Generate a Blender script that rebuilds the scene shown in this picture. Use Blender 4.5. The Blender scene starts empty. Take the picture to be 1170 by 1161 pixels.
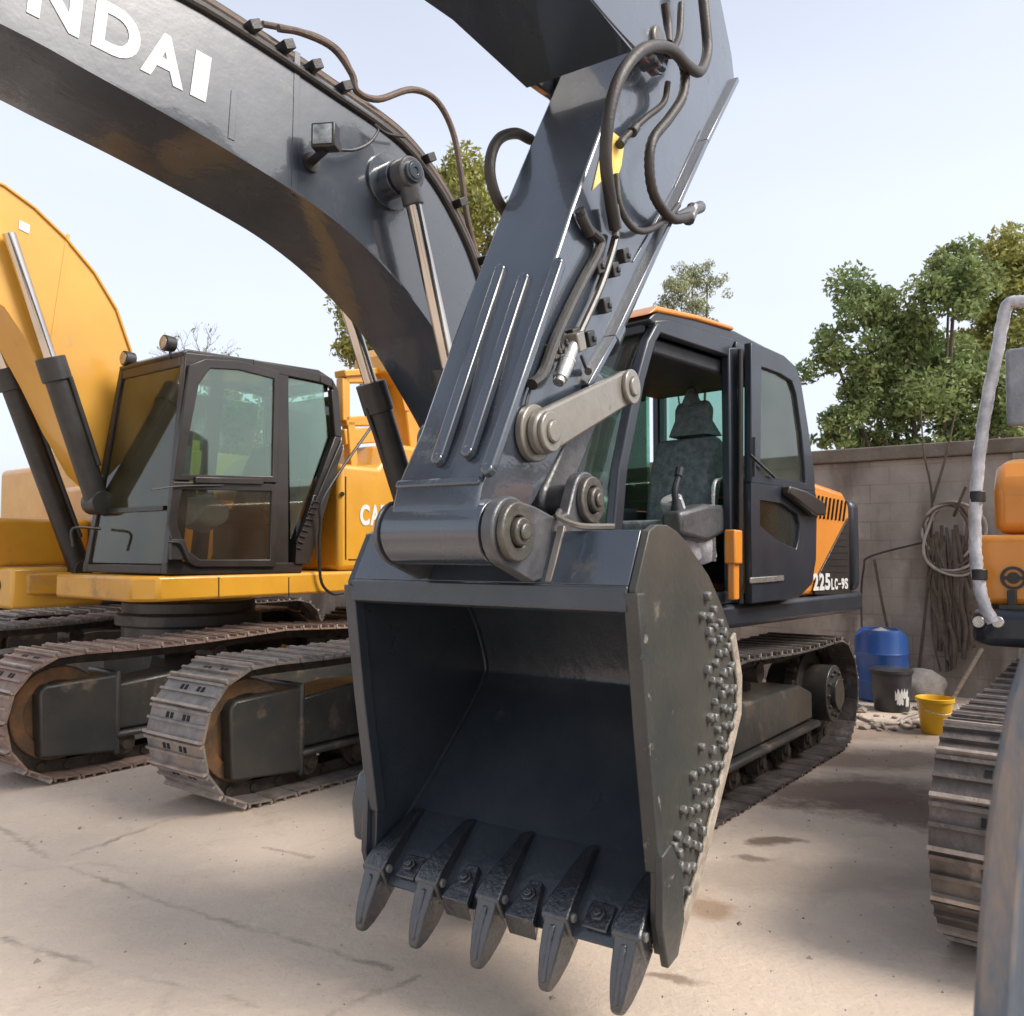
import bpy, bmesh, math, random
import numpy as np
from mathutils import Vector, Matrix
random.seed(7); rng = np.random.default_rng(11)
SC = bpy.context.scene; COL = SC.collection
# ------------------------------------------------------------------ camera
H = 1.58; F = 987.0; CX, CY = 585.0, 581.0
PIT = math.atan((628.0 - CY) / F); CP, SP = math.cos(PIT), math.sin(PIT)
cd = bpy.data.cameras.new('camera'); cam = bpy.data.objects.new('camera', cd); COL.objects.link(cam)
cam.location = (0, 0, H); cam.rotation_euler = (math.pi / 2 + PIT, 0, 0)
cd.sensor_fit = 'HORIZONTAL'; cd.sensor_width = 36; cd.lens = 36 * F / 1170; cd.clip_start = .05; cd.clip_end = 3000
cd.dof.use_dof = True; cd.dof.focus_distance = 4.2; cd.dof.aperture_fstop = cd.lens / 1000 / .005
SC.camera = cam

def ray(px, py):
    a = (px - CX) / F; b = -(py - CY) / F
    return np.array([a, CP - b * SP, SP + b * CP])
def gp(px, py, z=0.0):
    r = ray(px, py); return np.array([0, 0, H]) + (z - H) / r[2] * r
class Fr:                       # machine frame: x forward, y left, z up; pl() measures a point on one of its upright planes
    def __init__(s, o, deg=None, f=None):
        s.o = np.array([o[0], o[1], 0.]);
        if f is None: r = math.radians(deg); f = (-math.sin(r), -math.cos(r))
        s.f = np.array([f[0], f[1], 0.]); s.l = np.array([-s.f[1], s.f[0], 0.]); s.rz = math.atan2(f[1], f[0])
    def pl(s, px, py, b):
        r = ray(px, py); c = np.array([0, 0, H]) - s.o; t = (b - c @ s.l) / (r @ s.l); p = c + t * r
        return (float(p @ s.f), float(p[2]))
    def p3(s, px, py, b):
        a, z = s.pl(px, py, b); return (a, b, z)
    def w(s, a, b, z=0.): return tuple(s.o + a * s.f + b * s.l + np.array([0, 0, z]))
TH = math.radians(37.4); ST, CT = math.sin(TH), math.cos(TH)
def dt(d, t): return (-CT * d + ST * t, ST * d + CT * t)

# ------------------------------------------------------------------ materials
def hx(r, g, b): return (r, g, b, 1)
def mat(name, c1, c2=None, scale=3, rough=.5, metal=0., bump=.0, bscale=30, coat=0., spec=.5, c3=None, t3=.6, s3=1.5, rvar=.1, stretch=None, w3=.1, ior=None, island=0):
    m = bpy.data.materials.new(name); m.use_nodes = True; nt = m.node_tree; N = nt.nodes; L = nt.links
    bs = N['Principled BSDF']; bs.inputs['Metallic'].default_value = metal
    bs.inputs['Coat Weight'].default_value = coat; bs.inputs['Coat Roughness'].default_value = .06
    bs.inputs['Specular IOR Level'].default_value = spec
    if ior: bs.inputs['IOR'].default_value = ior; bs.inputs['Coat IOR'].default_value = ior
    tc = N.new('ShaderNodeTexCoord'); co = tc.outputs['Object']
    if stretch:
        mp = N.new('ShaderNodeMapping'); mp.inputs['Scale'].default_value = stretch; L.new(co, mp.inputs[0]); co = mp.outputs[0]
    def noise(s, d=6, r=.6):
        n = N.new('ShaderNodeTexNoise'); n.inputs['Scale'].default_value = s; n.inputs['Detail'].default_value = d; n.inputs['Roughness'].default_value = r
        L.new(co, n.inputs['Vector']); return n.outputs['Fac']
    def mixc(f, a, b):
        x = N.new('ShaderNodeMix'); x.data_type = 'RGBA'
        L.new(f, x.inputs[0])
        for v, i in ((a, 6), (b, 7)):
            if isinstance(v, tuple): x.inputs[i].default_value = v if len(v) == 4 else (*v, 1)
            else: L.new(v, x.inputs[i])
        return x.outputs[2]
    def ramp(f, lo, hi):
        r = N.new('ShaderNodeMapRange'); r.inputs[1].default_value = lo; r.inputs[2].default_value = hi; L.new(f, r.inputs[0]); return r.outputs[0]
    c2 = c2 or tuple(x * .8 for x in c1)
    n1 = noise(scale); col = mixc(ramp(n1, .35, .65), (*c1, 1), (*c2, 1))
    if island:
        g = N.new('ShaderNodeNewGeometry'); ri = g.outputs['Random Per Island']
        hs = N.new('ShaderNodeHueSaturation'); L.new(col, hs.inputs['Color'])
        r = N.new('ShaderNodeMapRange'); r.inputs[3].default_value = 1 - island; r.inputs[4].default_value = 1 + island; L.new(ri, r.inputs[0]); L.new(r.outputs[0], hs.inputs['Value'])
        col = hs.outputs[0]
    m3 = None
    if c3:
        m3 = ramp(noise(s3, 8, .68), t3, t3 + w3); col = mixc(m3, col, (*c3, 1))
    L.new(col, bs.inputs['Base Color'])
    r = N.new('ShaderNodeMapRange'); r.inputs[3].default_value = max(.02, rough - rvar); r.inputs[4].default_value = min(1, rough + rvar)
    L.new(noise(scale * 2.3), r.inputs[0]); ro = r.outputs[0]
    if m3 is not None:
        x = N.new('ShaderNodeMath'); x.operation = 'MULTIPLY_ADD'; x.inputs[1].default_value = .35; L.new(m3, x.inputs[0]); L.new(ro, x.inputs[2]); ro = x.outputs[0]
        cw = N.new('ShaderNodeMath'); cw.operation = 'MULTIPLY_ADD'; cw.inputs[1].default_value = -coat; cw.inputs[2].default_value = coat
        L.new(m3, cw.inputs[0]); L.new(cw.outputs[0], bs.inputs['Coat Weight'])
    L.new(ro, bs.inputs['Roughness'])
    if bump:
        b = N.new('ShaderNodeBump'); b.inputs['Strength'].default_value = bump; b.inputs['Distance'].default_value = .02
        L.new(noise(bscale, 5), b.inputs['Height']); L.new(b.outputs[0], bs.inputs['Normal'])
        if coat: L.new(b.outputs[0], bs.inputs['Coat Normal'])
    m['n'] = 1
    return m
M = {}
M['navy'] = mat('glossy_charcoal_paint', (.044, .055, .073), (.032, .043, .060), 2.0, .25, .0, .12, 3.0, .8, .6, (.085, .082, .072), .64, 3.2, .10, ior=1.6)
M['bucket'] = mat('brushed_bucket_paint', (.040, .048, .058), (.026, .033, .043), 3, .32, .0, .22, 12, .5, .5, (.085, .08, .07), .66, 6, .12, ior=1.5)
M['plate'] = mat('worn_side_plate_paint', (.066, .062, .052), (.038, .042, .040), 1.6, .45, .0, .15, 25, .15, .4, (.14, .12, .10), .64, 7, ior=1.5)
M['tooth'] = mat('tooth_paint', (.022, .026, .032), (.012, .015, .020), 12, .34, .0, .35, 35, .5, .7, (.16, .14, .12), .66, 9, ior=1.6)
M['greasy'] = mat('greasy_steel', (.13, .12, .10), (.07, .065, .055), 9, .38, .35, .25, 30, .2, .6)
M['link'] = mat('link_paint', (.22, .20, .165), (.17, .155, .13), 4, .32, .0, .12, 20, .5, .7, (.07, .06, .05), .66, 6)
M['cast'] = mat('dusty_worn_edge', (.42, .36, .29), (.25, .21, .17), 14, .7, .1, .5, 30)
M['stud'] = mat('worn_stud_steel', (.24, .235, .22), (.09, .09, .085), 20, .5, .2, .2, 40)
M['grouser'] = mat('polished_grouser_edge', (.46, .39, .34), (.30, .24, .20), 12, .5, .3, .3, 30)
M['cutter'] = mat('scuffed_side_cutter', (.06, .06, .054), (.035, .038, .038), 4, .45, .0, .2, 25, .15, .4, (.30, .26, .21), .60, 8)
M['black'] = mat('black_rubber', (.018, .017, .016), (.03, .028, .026), 8, .45, 0, .1, 60, .1, .5, (.07, .055, .04), .62, 6)
M['hose'] = mat('black_hose', (.022, .019, .017), (.05, .04, .032), 5, .45, 0, .2, 90, 0, .5)
M['brownhose'] = mat('dusty_brown_hose', (.16, .11, .08), (.08, .055, .04), 7, .6, 0, .2, 60)
M['orangemat'] = mat('orange_paint', (.72, .27, .035), (.66, .24, .03), 3, .35, 0, .04, 6, .4, .5, (.42, .22, .07), .68, 3)
M['yellow'] = mat('yellow_paint', (.66, .33, .030), (.58, .27, .024), 2.5, .36, 0, .06, 5, .35, .5, (.36, .22, .08), .60, 2.6, .16)
M['lightyellow'] = mat('sunbleached_yellow_paint', (.68, .37, .055), (.60, .30, .04), .8, .38, 0, .06, 3, .35, .5, (.42, .26, .09), .60, 1.6, .18)
M['cabblack'] = mat('satin_black_brown_paint', (.022, .018, .016), (.034, .028, .024), 4, .36, 0, .05, 8, .2, .4, (.10, .08, .06), .68, 4)
M['cabnavy'] = mat('satin_navy_black_paint', (.016, .021, .031), (.024, .030, .040), 4, .36, 0, .05, 8, .25, .45, (.09, .08, .065), .66, 5)
M['dark'] = mat('dark_interior_plastic', (.018, .022, .03), (.03, .033, .04), 6, .6, 0, .1, 40)
M['seat'] = mat('dusty_grey_seat_cloth', (.24, .26, .28), (.12, .135, .15), 22, .85, 0, .5, 60)
M['plastic'] = mat('clear_plastic_wrap', (.62, .62, .64), (.36, .35, .37), 10, .22, 0, .35, 22, .5, .6)
M['chrome'] = mat('chrome_rod', (.62, .58, .52), (.5, .46, .42), 2, .16, 1, .0)
M['silver'] = mat('silver_fitting', (.62, .62, .60), (.5, .5, .48), 20, .28, .8, .1, 30)
M['shoe'] = mat('track_shoe_steel', (.31, .28, .255), (.17, .15, .135), 9, .55, .25, .4, 25, 0, .5, (.33, .26, .21), .52, 4)
M['rustshoe'] = mat('rusty_track_shoe_steel', (.33, .225, .175), (.18, .12, .095), 8, .6, .2, .4, 25, 0, .5, (.38, .27, .21), .52, 4)
M['darkshoe'] = mat('dark_track_shoe_steel', (.16, .135, .12), (.085, .072, .065), 9, .55, .25, .4, 25, 0, .5, (.30, .25, .22), .56, 4)
M['hole'] = mat('hole_shadow_black', (.012, .01, .01), None, 5, .8)
M['frame'] = mat('track_frame_paint', (.040, .043, .042), (.070, .062, .052), 3, .42, 0, .2, 15, .2, .5, (.20, .145, .10), .56, 4, w3=.15)
M['rust'] = mat('orange_rusted_iron', (.24, .12, .05), (.10, .07, .045), 7, .75, 0, .5, 25)
M['grease'] = mat('greasy_roller_iron', (.05, .042, .036), (.10, .075, .055), 9, .55, .3, .4, 30)
M['white'] = mat('white_lettering', (.74, .74, .72), (.66, .66, .64), 9, .5, 0, .0)
M['sticker'] = mat('yellow_sticker', (.80, .50, .06), (.85, .66, .25), 6, .5)
M['redsticker'] = mat('dark_red_sticker', (.22, .02, .02), None, 6, .5)
M['blue'] = mat('blue_drum_plastic', (.022, .085, .30), (.03, .10, .33), 4, .4, 0, .05, 9, .1, .5, (.18, .19, .24), .64, 4)
M['pail'] = mat('yellow_pail_plastic', (.80, .48, .01), (.72, .40, .01), 6, .35, 0, .03, 9, .1, .5)
M['blackpail'] = mat('black_pail_plastic', (.025, .025, .03), (.05, .05, .055), 6, .4)
M['sack'] = mat('pale_woven_sack', (.42, .38, .34), (.30, .26, .23), 9, .9, 0, .6, 60)
M['stone'] = mat('broken_concrete', (.36, .31, .26), (.25, .2, .17), 7, .9, 0, .6, 20)
M['wood'] = mat('weathered_wood', (.40, .32, .24), (.26, .19, .14), 6, .8, 0, .4, 30, stretch=(1, 1, 8))
M['bark'] = mat('grey_brown_bark', (.13, .10, .075), (.08, .062, .05), 12, .9, 0, .6, 40)
M['fgsteel'] = mat('blue_grey_worn_steel_paint', (.080, .105, .135), (.055, .075, .098), 6, .5, 0, .2, 14, .2, .5, (.23, .17, .125), .55, 4, stretch=(1, 1, .25))
M['clothblue'] = mat('pale_blue_cloth', (.32, .42, .50), (.42, .50, .56), 9, .9, 0, .5, 20)
M['lamp'] = mat('lamp_lens', (.18, .18, .17), (.5, .5, .48), 16, .12, .6)
M['mirror'] = mat('mirror_shell', (.18, .19, .21), (.28, .29, .31), 8, .3, 0, .5, 15, .4)
M['cap'] = mat('boss_end_paint', (.10, .10, .105), (.06, .062, .068), 9, .4, .1, .2, 25, .3)
def glass(name, tint, fac=.12, op=.0, dirt=(.5, .5, .45)):
    m = bpy.data.materials.new(name); m.use_nodes = True; nt = m.node_tree; N = nt.nodes; L = nt.links
    N.remove(N['Principled BSDF']); out = N['Material Output']
    tr = N.new('ShaderNodeBsdfTransparent'); tr.inputs[0].default_value = (*tint, 1)
    gl = N.new('ShaderNodeBsdfGlossy'); gl.inputs['Roughness'].default_value = .03; gl.inputs[0].default_value = (.9, .95, .92, 1)
    fr = N.new('ShaderNodeFresnel'); fr.inputs[0].default_value = 1.5
    ad = N.new('ShaderNodeMath'); ad.operation = 'ADD'; ad.inputs[1].default_value = fac; ad.use_clamp = True; L.new(fr.outputs[0], ad.inputs[0])
    mx = N.new('ShaderNodeMixShader'); L.new(ad.outputs[0], mx.inputs[0]); L.new(tr.outputs[0], mx.inputs[1]); L.new(gl.outputs[0], mx.inputs[2])
    df = N.new('ShaderNodeBsdfDiffuse'); df.inputs[0].default_value = (*dirt, 1)
    tc = N.new('ShaderNodeTexCoord'); no = N.new('ShaderNodeTexNoise'); no.inputs['Scale'].default_value = 3; no.inputs['Detail'].default_value = 8; L.new(tc.outputs['Object'], no.inputs[0])
    r = N.new('ShaderNodeMapRange'); r.inputs[1].default_value = .35; r.inputs[2].default_value = .75; r.inputs[3].default_value = op * .3; r.inputs[4].default_value = op; L.new(no.outputs[0], r.inputs[0])
    m2 = N.new('ShaderNodeMixShader'); L.new(r.outputs[0], m2.inputs[0]); L.new(mx.outputs[0], m2.inputs[1]); L.new(df.outputs[0], m2.inputs[2])
    L.new(m2.outputs[0], out.inputs[0]); return m
M['glass'] = glass('dusty_green_glass', (.60, .80, .72), .05, .09)
M['clearglass'] = glass('clear_lower_glass', (.80, .86, .80), .0, .04)
M['glassbrown'] = glass('dusty_brown_glass', (.68, .64, .46), .02, .10, (.42, .36, .24))
M['glasslow'] = glass('dirty_lower_glass', (.80, .77, .70), .02, .10, (.30, .25, .20))

# ------------------------------------------------------------------ mesh helpers
class MB:
    def __init__(s): s.v = []; s.f = []; s.i = []; s.cur = 0
    def add(s, vs, fs):
        o = len(s.v); s.v += [tuple(map(float, p)) for p in vs]; s.f += [tuple(i + o for i in f) for f in fs]; s.i += [s.cur] * len(fs); return s
    def box(s, x0, x1, y0, y1, z0, z1):
        return s.add([(x, y, z) for x in (x0, x1) for y in (y0, y1) for z in (z0, z1)],
                     [(0, 1, 3, 2), (4, 6, 7, 5), (0, 4, 5, 1), (2, 3, 7, 6), (0, 2, 6, 4), (1, 5, 7, 3)])
    def obox(s, c, ax, ay, az):           # oriented box from half-axis vectors
        c, ax, ay, az = map(Vector, (c, ax, ay, az))
        vs = [c + i * ax + j * ay + k * az for i in (-1, 1) for j in (-1, 1) for k in (-1, 1)]
        return s.add(vs, [(0, 1, 3, 2), (4, 6, 7, 5), (0, 4, 5, 1), (2, 3, 7, 6), (0, 2, 6, 4), (1, 5, 7, 3)])
    def prism(s, pts, b0, b1):            # outline in (a,z), extruded over b
        n = len(pts); vs = [(a, b0, z) for a, z in pts] + [(a, b1, z) for a, z in pts]
        return s.add(vs, [tuple(range(n))[::-1], tuple(range(n, 2 * n))] + [(i, (i + 1) % n, n + (i + 1) % n, n + i) for i in range(n)])
    def plan(s, pts, z0, z1):             # outline in (x,y), extruded over z
        n = len(pts); vs = [(a, b, z0) for a, b in pts] + [(a, b, z1) for a, b in pts]
        return s.add(vs, [tuple(range(n)), tuple(range(n, 2 * n))[::-1]] + [(i, (i + 1) % n, n + (i + 1) % n, n + i) for i in range(n)])
    def cyl(s, p, q, r, n=20, r2=None, cap=True):
        p, q = Vector(p), Vector(q); d = (q - p).normalized(); u = d.orthogonal().normalized(); w = d.cross(u); r2 = r if r2 is None else r2
        vs = []
        for c, rr in ((p, r), (q, r2)):
            vs += [c + rr * (math.cos(2 * math.pi * i / n) * u + math.sin(2 * math.pi * i / n) * w) for i in range(n)]
        fs = [(i, (i + 1) % n, n + (i + 1) % n, n + i) for i in range(n)]
        if cap: fs += [tuple(range(n))[::-1], tuple(range(n, 2 * n))]
        return s.add(vs, fs)
    def tube(s, pts, r, n=10, smooth=6, rib=0):
        P = [Vector(p) for p in pts]
        if smooth and len(P) > 2:
            Q = []
            E = [2 * P[0] - P[1]] + P + [2 * P[-1] - P[-2]]
            for i in range(1, len(E) - 2):
                a, b, c, d = E[i - 1:i + 3]
                for k in range(smooth):
                    t = k / smooth
                    Q.append(.5 * ((2 * b) + (c - a) * t + (2 * a - 5 * b + 4 * c - d) * t * t + (3 * b - a - 3 * c + d) * t ** 3))
            P = Q + [P[-1]]
        if rib:
            Q = []; 
            for a, b in zip(P, P[1:]):
                k = max(1, int((b - a).length / rib))
                Q += [a.lerp(b, j / k) for j in range(k)]
            P = Q + [P[-1]]
        vs = []; u = None
        for i, p in enumerate(P):
            t = (P[min(i + 1, len(P) - 1)] - P[max(i - 1, 0)]).normalized()
            if u is None: u = t.orthogonal().normalized()
            u = (u - t * u.dot(t)).normalized(); w = t.cross(u)
            rr = (r[0] + (r[1] - r[0]) * i / (len(P) - 1)) if isinstance(r, tuple) else r
            if rib and i % 2: rr *= 1.13
            vs += [p + rr * (math.cos(2 * math.pi * k / n) * u + math.sin(2 * math.pi * k / n) * w) for k in range(n)]
        fs = [(i * n + k, i * n + (k + 1) % n, (i + 1) * n + (k + 1) % n, (i + 1) * n + k) for i in range(len(P) - 1) for k in range(n)]
        fs += [tuple(range(n))[::-1], tuple(range((len(P) - 1) * n, len(P) * n))]
        return s.add(vs, fs)
    def bar(s, p, q, w, h, up=(0, 0, 1)):  # rectangular bar from p to q
        p, q, up = Vector(p), Vector(q), Vector(up); d = q - p; sd = d.cross(up).normalized(); u2 = sd.cross(d).normalized()
        return s.obox((p + q) / 2, d / 2, sd * w / 2, u2 * h / 2)
    def ring(s, c, axis, r0, r1, h, n=28):
        c, axis = Vector(c), Vector(axis).normalized(); u = axis.orthogonal().normalized(); w = axis.cross(u); vs = []
        for rr, hh in ((r0, 0), (r1, 0), (r1, h), (r0, h)):
            vs += [c + axis * hh + rr * (math.cos(2 * math.pi * i / n) * u + math.sin(2 * math.pi * i / n) * w) for i in range(n)]
        return s.add(vs, [(k * n + i, k * n + (i + 1) % n, ((k + 1) % 4) * n + (i + 1) % n, ((k + 1) % 4) * n + i) for k in range(4) for i in range(n)])
    def lathe(s, prof, c=(0, 0, 0), n=32):
        vs = [(c[0] + r * math.cos(2 * math.pi * i / n), c[1] + r * math.sin(2 * math.pi * i / n), c[2] + z) for r, z in prof for i in range(n)]
        return s.add(vs, [(k * n + i, k * n + (i + 1) % n, (k + 1) * n + (i + 1) % n, (k + 1) * n + i) for k in range(len(prof) - 1) for i in range(n)])
    def build(s, name, m, parent=None, bevel=0, rz=0., seg=2, smooth=35, loc=None):
        me = bpy.data.meshes.new(name); me.from_pydata(s.v, [], s.f); me.polygons.foreach_set('material_index', s.i)
        bm = bmesh.new(); bm.from_mesh(me); bmesh.ops.recalc_face_normals(bm, faces=bm.faces)
        bm.to_mesh(me); bm.free()
        me.polygons.foreach_set('use_smooth', [True] * len(me.polygons)); me.set_sharp_from_angle(angle=math.radians(smooth))
        for q in (m if isinstance(m, (list, tuple)) else [m]): me.materials.append(M[q] if isinstance(q, str) else q)
        o = bpy.data.objects.new(name, me); COL.objects.link(o)
        if parent: o.parent = parent
        if rz: o.rotation_euler.z = rz
        if loc: o.location = loc
        if bevel:
            md = o.modifiers.new('bevel', 'BEVEL'); md.width = bevel; md.segments = seg; md.limit_method = 'ANGLE'; md.angle_limit = math.radians(40)
        return o
def tag(o, label=None, cat=None, group=None, kind=None):
    if label: o['label'] = label
    if cat: o['category'] = cat
    if group: o['group'] = group
    if kind: o['kind'] = kind
    return o
def empty(name, loc, rz, label, cat, group=None):
    o = bpy.data.objects.new(name, None); COL.objects.link(o); o.location = loc; o.rotation_euler.z = rz; o.empty_display_size = .2
    return tag(o, label, cat, group)
def letters(name, items, b, out, m, parent, rz=0.):   # items: (char, P0 baseline start, P1 baseline end, up vector) on plane b, raised by out
    mb = MB()
    for ch, p0, p1, up in items:
        cu = bpy.data.curves.new('t', 'FONT'); cu.body = ch; cu.offset = .04; cu.resolution_u = 6; cu.extrude = 0
        ob = bpy.data.objects.new('t', cu); COL.objects.link(ob); dg = bpy.context.evaluated_depsgraph_get(); dg.update()
        me = bpy.data.meshes.new_from_object(ob.evaluated_get(dg)); v = np.array([x.co[:2] for x in me.vertices])
        lo, hi = v.min(0), v.max(0); v = (v - lo) / (hi - lo)
        vs = [(p0[0] + x * (p1[0] - p0[0]) + y * up[0], b + out, p0[1] + x * (p1[1] - p0[1]) + y * up[1]) for x, y in v]
        vb = [(x, b, z) for x, y, z in vs]; n = len(vs)
        fs = [tuple(p.vertices) for p in me.polygons]
        from collections import Counter
        ec = Counter(tuple(sorted((f[i], f[(i + 1) % len(f)]))) for f in fs for i in range(len(f)))
        side = [(i, j, j + n, i + n) for (i, j), c in ec.items() if c == 1]
        mb.add(vs + vb, fs + side)
        bpy.data.objects.remove(ob)
    return mb.build(name, m, parent, rz=rz)

# ------------------------------------------------------------------ crawler tracks
def track(root, b0, side, shoe='shoe', half=1.83, R=.425, W=.6, detail=True, framem='frame'):
    """b0 centre line, side=+1 when the machine's outside is at +b"""
    cz = R + .02
    # path (clockwise): bottom run, front idler, top run with sag, rear sprocket
    P = []
    nb = 24
    for i in range(nb): P.append((-half + 2 * half * i / nb, cz - R))
    for i in range(18): t = -math.pi / 2 + math.pi * i / 18; P.append((half + R * math.cos(t), cz + R * math.sin(t)))
    for i in range(nb):
        u = i / nb; a = half - 2 * half * u; P.append((a, cz + R + .035 * math.sin(math.pi * u) - .03 * abs(math.sin(2 * math.pi * u))))
    for i in range(18): t = math.pi / 2 + math.pi * i / 18; P.append((-half + R * math.cos(t), cz + R * math.sin(t)))
    P.append(P[0]); P = np.array(P); seg = np.hypot(*np.diff(P, axis=0).T); cum = np.concatenate([[0], np.cumsum(seg)]); tot = cum[-1]
    n = int(round(tot / .19)); pitch = tot / n
    pads = MB()
    for k in range(n):
        s0, s1 = k * pitch, (k + 1) * pitch
        p0 = np.array([np.interp(s0, cum, P[:, 0]), np.interp(s0, cum, P[:, 1])]); p1 = np.array([np.interp(s1 % tot if s1 > tot else s1, cum, P[:, 0]), np.interp(s1 % tot if s1 > tot else s1, cum, P[:, 1])])
        d = (p1 - p0); ln = np.hypot(*d); d /= ln; nn = np.array([d[1], -d[0]])  # outward
        c = (p0 + p1) / 2; ux = Vector((d[0], 0, d[1])); uz = Vector((nn[0], 0, nn[1])); uy = Vector((0, 1, 0)); C = Vector((c[0], b0, c[1]))
        j = random.uniform(-.003, .003)
        pads.cur = 0; pads.obox(C + uz * -.008, ux * (ln * .475), uy * (W / 2 + j), uz * .007)
        for g, hgt in ((-.46, .028), (0, .020), (.40, .020)):
            pads.cur = 3 if g < -.1 else 0; pads.obox(C + ux * (g * ln) + uz * (hgt / 2 - .002), ux * .0085, uy * (W / 2 + j), uz * (hgt / 2))
        for sy in (-.05, -.085, .05, .085):
            pads.cur = 1; pads.obox(C + uy * sy * 1.3 + ux * (.18 * ln) + uz * .0005, ux * .017, uy * .013, uz * .0022)
        for sy in (-.085, .085):
            pads.cur = 2; pads.obox(C + uy * sy + uz * -.055, ux * (ln * .53), uy * .018, uz * .04)
            pads.cyl(C + uy * (sy - .03) + ux * ln * .5 + uz * -.055, C + uy * (sy + .03) + ux * ln * .5 + uz * -.055, .03, 8)
    fr = MB()
    i_ = b0 - side * .20; o_ = b0 + side * .21   # inner and outer faces
    lo, hi = min(i_, o_), max(i_, o_)
    fr.prism([(-1.45, .30), (1.46, .27), (1.46, .60), (1.0, .64), (.2, .60), (-1.2, .58), (-1.45, .50)], lo + .02, hi - .02)
    fr.prism([(-1.5, .24), (1.46, .22), (1.46, .265), (-1.5, .29)], lo - .03, hi + .03)
    f = fr.build('track_frame', framem, root, .02)
    pads.build('track_chain', [shoe, 'hole', 'grease', 'grouser'], root)
    g = MB(); g.prism([(1.44, .12), (1.98, .17), (2.0, .61), (1.96, .655), (1.44, .675)], lo - .0, hi + .0); g.prism([(1.43, .10), (1.47, .10), (1.47, .70), (1.43, .70)], lo - .012, hi + .012)
    g.build('idler_guard', framem, f, .018)
    w = MB(); w.cyl((half, b0 - .1, cz), (half, b0 + .1, cz), R - .10, 40); w.ring((half, b0 - .12, cz), (0, 1, 0), R - .20, R - .105, .24, 40)
    w.ring((half, b0 - .15, cz), (0, 1, 0), .06, .15, .30)
    w.build('idler_wheel', 'rust', f, .008)
    sp = MB(); sp.cyl((-half, b0 - .05, cz), (-half, b0 + .05, cz), R - .10, 40); sp.cyl((-half, b0 - .24, cz), (-half, b0 + .24, cz), .22, 30); sp.cyl((-half, b0 - .28, cz), (-half, b0 + .28, cz), .12, 24)
    for k in range(21):
        t = 2 * math.pi * k / 21; sp.obox((-half + (R - .08) * math.cos(t), b0, cz + (R - .08) * math.sin(t)), (.035 * math.cos(t), 0, .035 * math.sin(t)), (0, .035, 0), (-.02 * math.sin(t), 0, .02 * math.cos(t)))
    for k in range(12):
        t = 2 * math.pi * k / 12; sp.cyl((-half + .17 * math.cos(t), b0 - .26, cz + .17 * math.sin(t)), (-half + .17 * math.cos(t), b0 + .26, cz + .17 * math.sin(t)), .016, 8)
    sp.build('sprocket', 'frame', f, .006)
    if detail:
        for k in range(7):
            a = -1.32 + k * .45; r = MB(); r.cyl((a, b0 - .19, .165), (a, b0 + .19, .165), .075, 18)
            for sy in (-1, 1): r.cyl((a, b0 + sy * .12, .165), (a, b0 + sy * .15, .165), .1, 18); r.cyl((a, b0 + sy * .19, .165), (a, b0 + sy * .215, .165), .035, 8); r.box(a - .05, a + .05, b0 + sy * .19 - .012, b0 + sy * .19 + .012, .16, .25)
            r.build('track_roller', 'grease', f)
        for a in (-.6, .55):
            r = MB(); r.cyl((a, b0 - .12, .735), (a, b0 + .12, .735), .07, 18); r.bar((a, b0, .6), (a, b0, .73), .07, .07, (1, 0, 0)); r.build('carrier_roller', 'grease', f)
    return f
def undercarriage(root, shoeL, shoeR, deckz=1.08, detail=True, half=1.83, framem='frame'):
    track(root, 1.195, 1, shoeL, half=half, detail=detail, framem=framem); track(root, -1.195, -1, shoeR, half=half, detail=detail, framem=framem)
    x = MB(); x.box(-.62, .62, -.6, .6, .42, .72)
    for sa in (-1, 1):
        for sb in (-1, 1): x.bar((sa * .35, sb * .3, .58), (sa * .85, sb * 1.06, .47), .34, .22)
    x.lathe([(0, .72), (.60, .72), (.60, .88), (.66, .88), (.66, .99), (.60, .99), (.60, deckz + .02), (0, deckz + .02)], n=48)
    x.build('centre_frame', framem, root, .015)

# ================================================================== the middle excavator's boom, stick and bucket (machine S)
yaw = math.radians(33.39)
S = Fr((-1.6156, 1.0649), f=(math.sin(yaw), math.cos(yaw)))
sr = empty('excavator', S.w(3.1, 0), S.rz, 'dark charcoal excavator arm with five-toothed bucket hanging in the centre from overhead', 'excavator')
OFF = Vector((-3.1, 0, 0))
KS = .88      # real size of this machine
sr.scale = (KS,) * 3; sr.location = Vector((0, 0, H)) * (1 - KS) + sr.location * KS
def sb(mb, name, m, parent=sr, bevel=0, **k):
    o = mb.build(name, m, parent, bevel, **k)
    if parent is sr: o.location = OFF
    return o
HW = .67
# bucket
prof = [(2.70, 1.446), (2.80, 1.635), (2.97, 1.655), (3.20, 1.56), (3.45, 1.40), (3.60, 1.22), (3.69, 1.0), (3.665, .90), (3.58, .80), (3.34, .58), (3.10, .38), (2.85, .195)]
def offs(pr, t):                    # offset polyline to its right by t
    out = []
    for i, p in enumerate(pr):
        a = np.array(pr[max(i - 1, 0)]); b = np.array(pr[min(i + 1, len(pr) - 1)]); d = (b - a) / np.hypot(*(b - a)); out.append((p[0] + d[1] * t, p[1] - d[0] * t))
    return out
def densify(pr, k=5):
    P = [np.array(p) for p in pr]; E = [2 * P[0] - P[1]] + P + [2 * P[-1] - P[-2]]; Q = []
    for i in range(1, len(E) - 2):
        a, b, c, d = E[i - 1:i + 3]
        for j in range(k):
            t = j / k; Q.append(tuple(.5 * (2 * b + (c - a) * t + (2 * a - 5 * b + 4 * c - d) * t * t + (3 * b - a - 3 * c + d) * t ** 3)))
    return Q + [tuple(P[-1])]
curve = [(2.70, 1.446), (2.80, 1.635)] + densify(prof[2:], 5)
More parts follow.
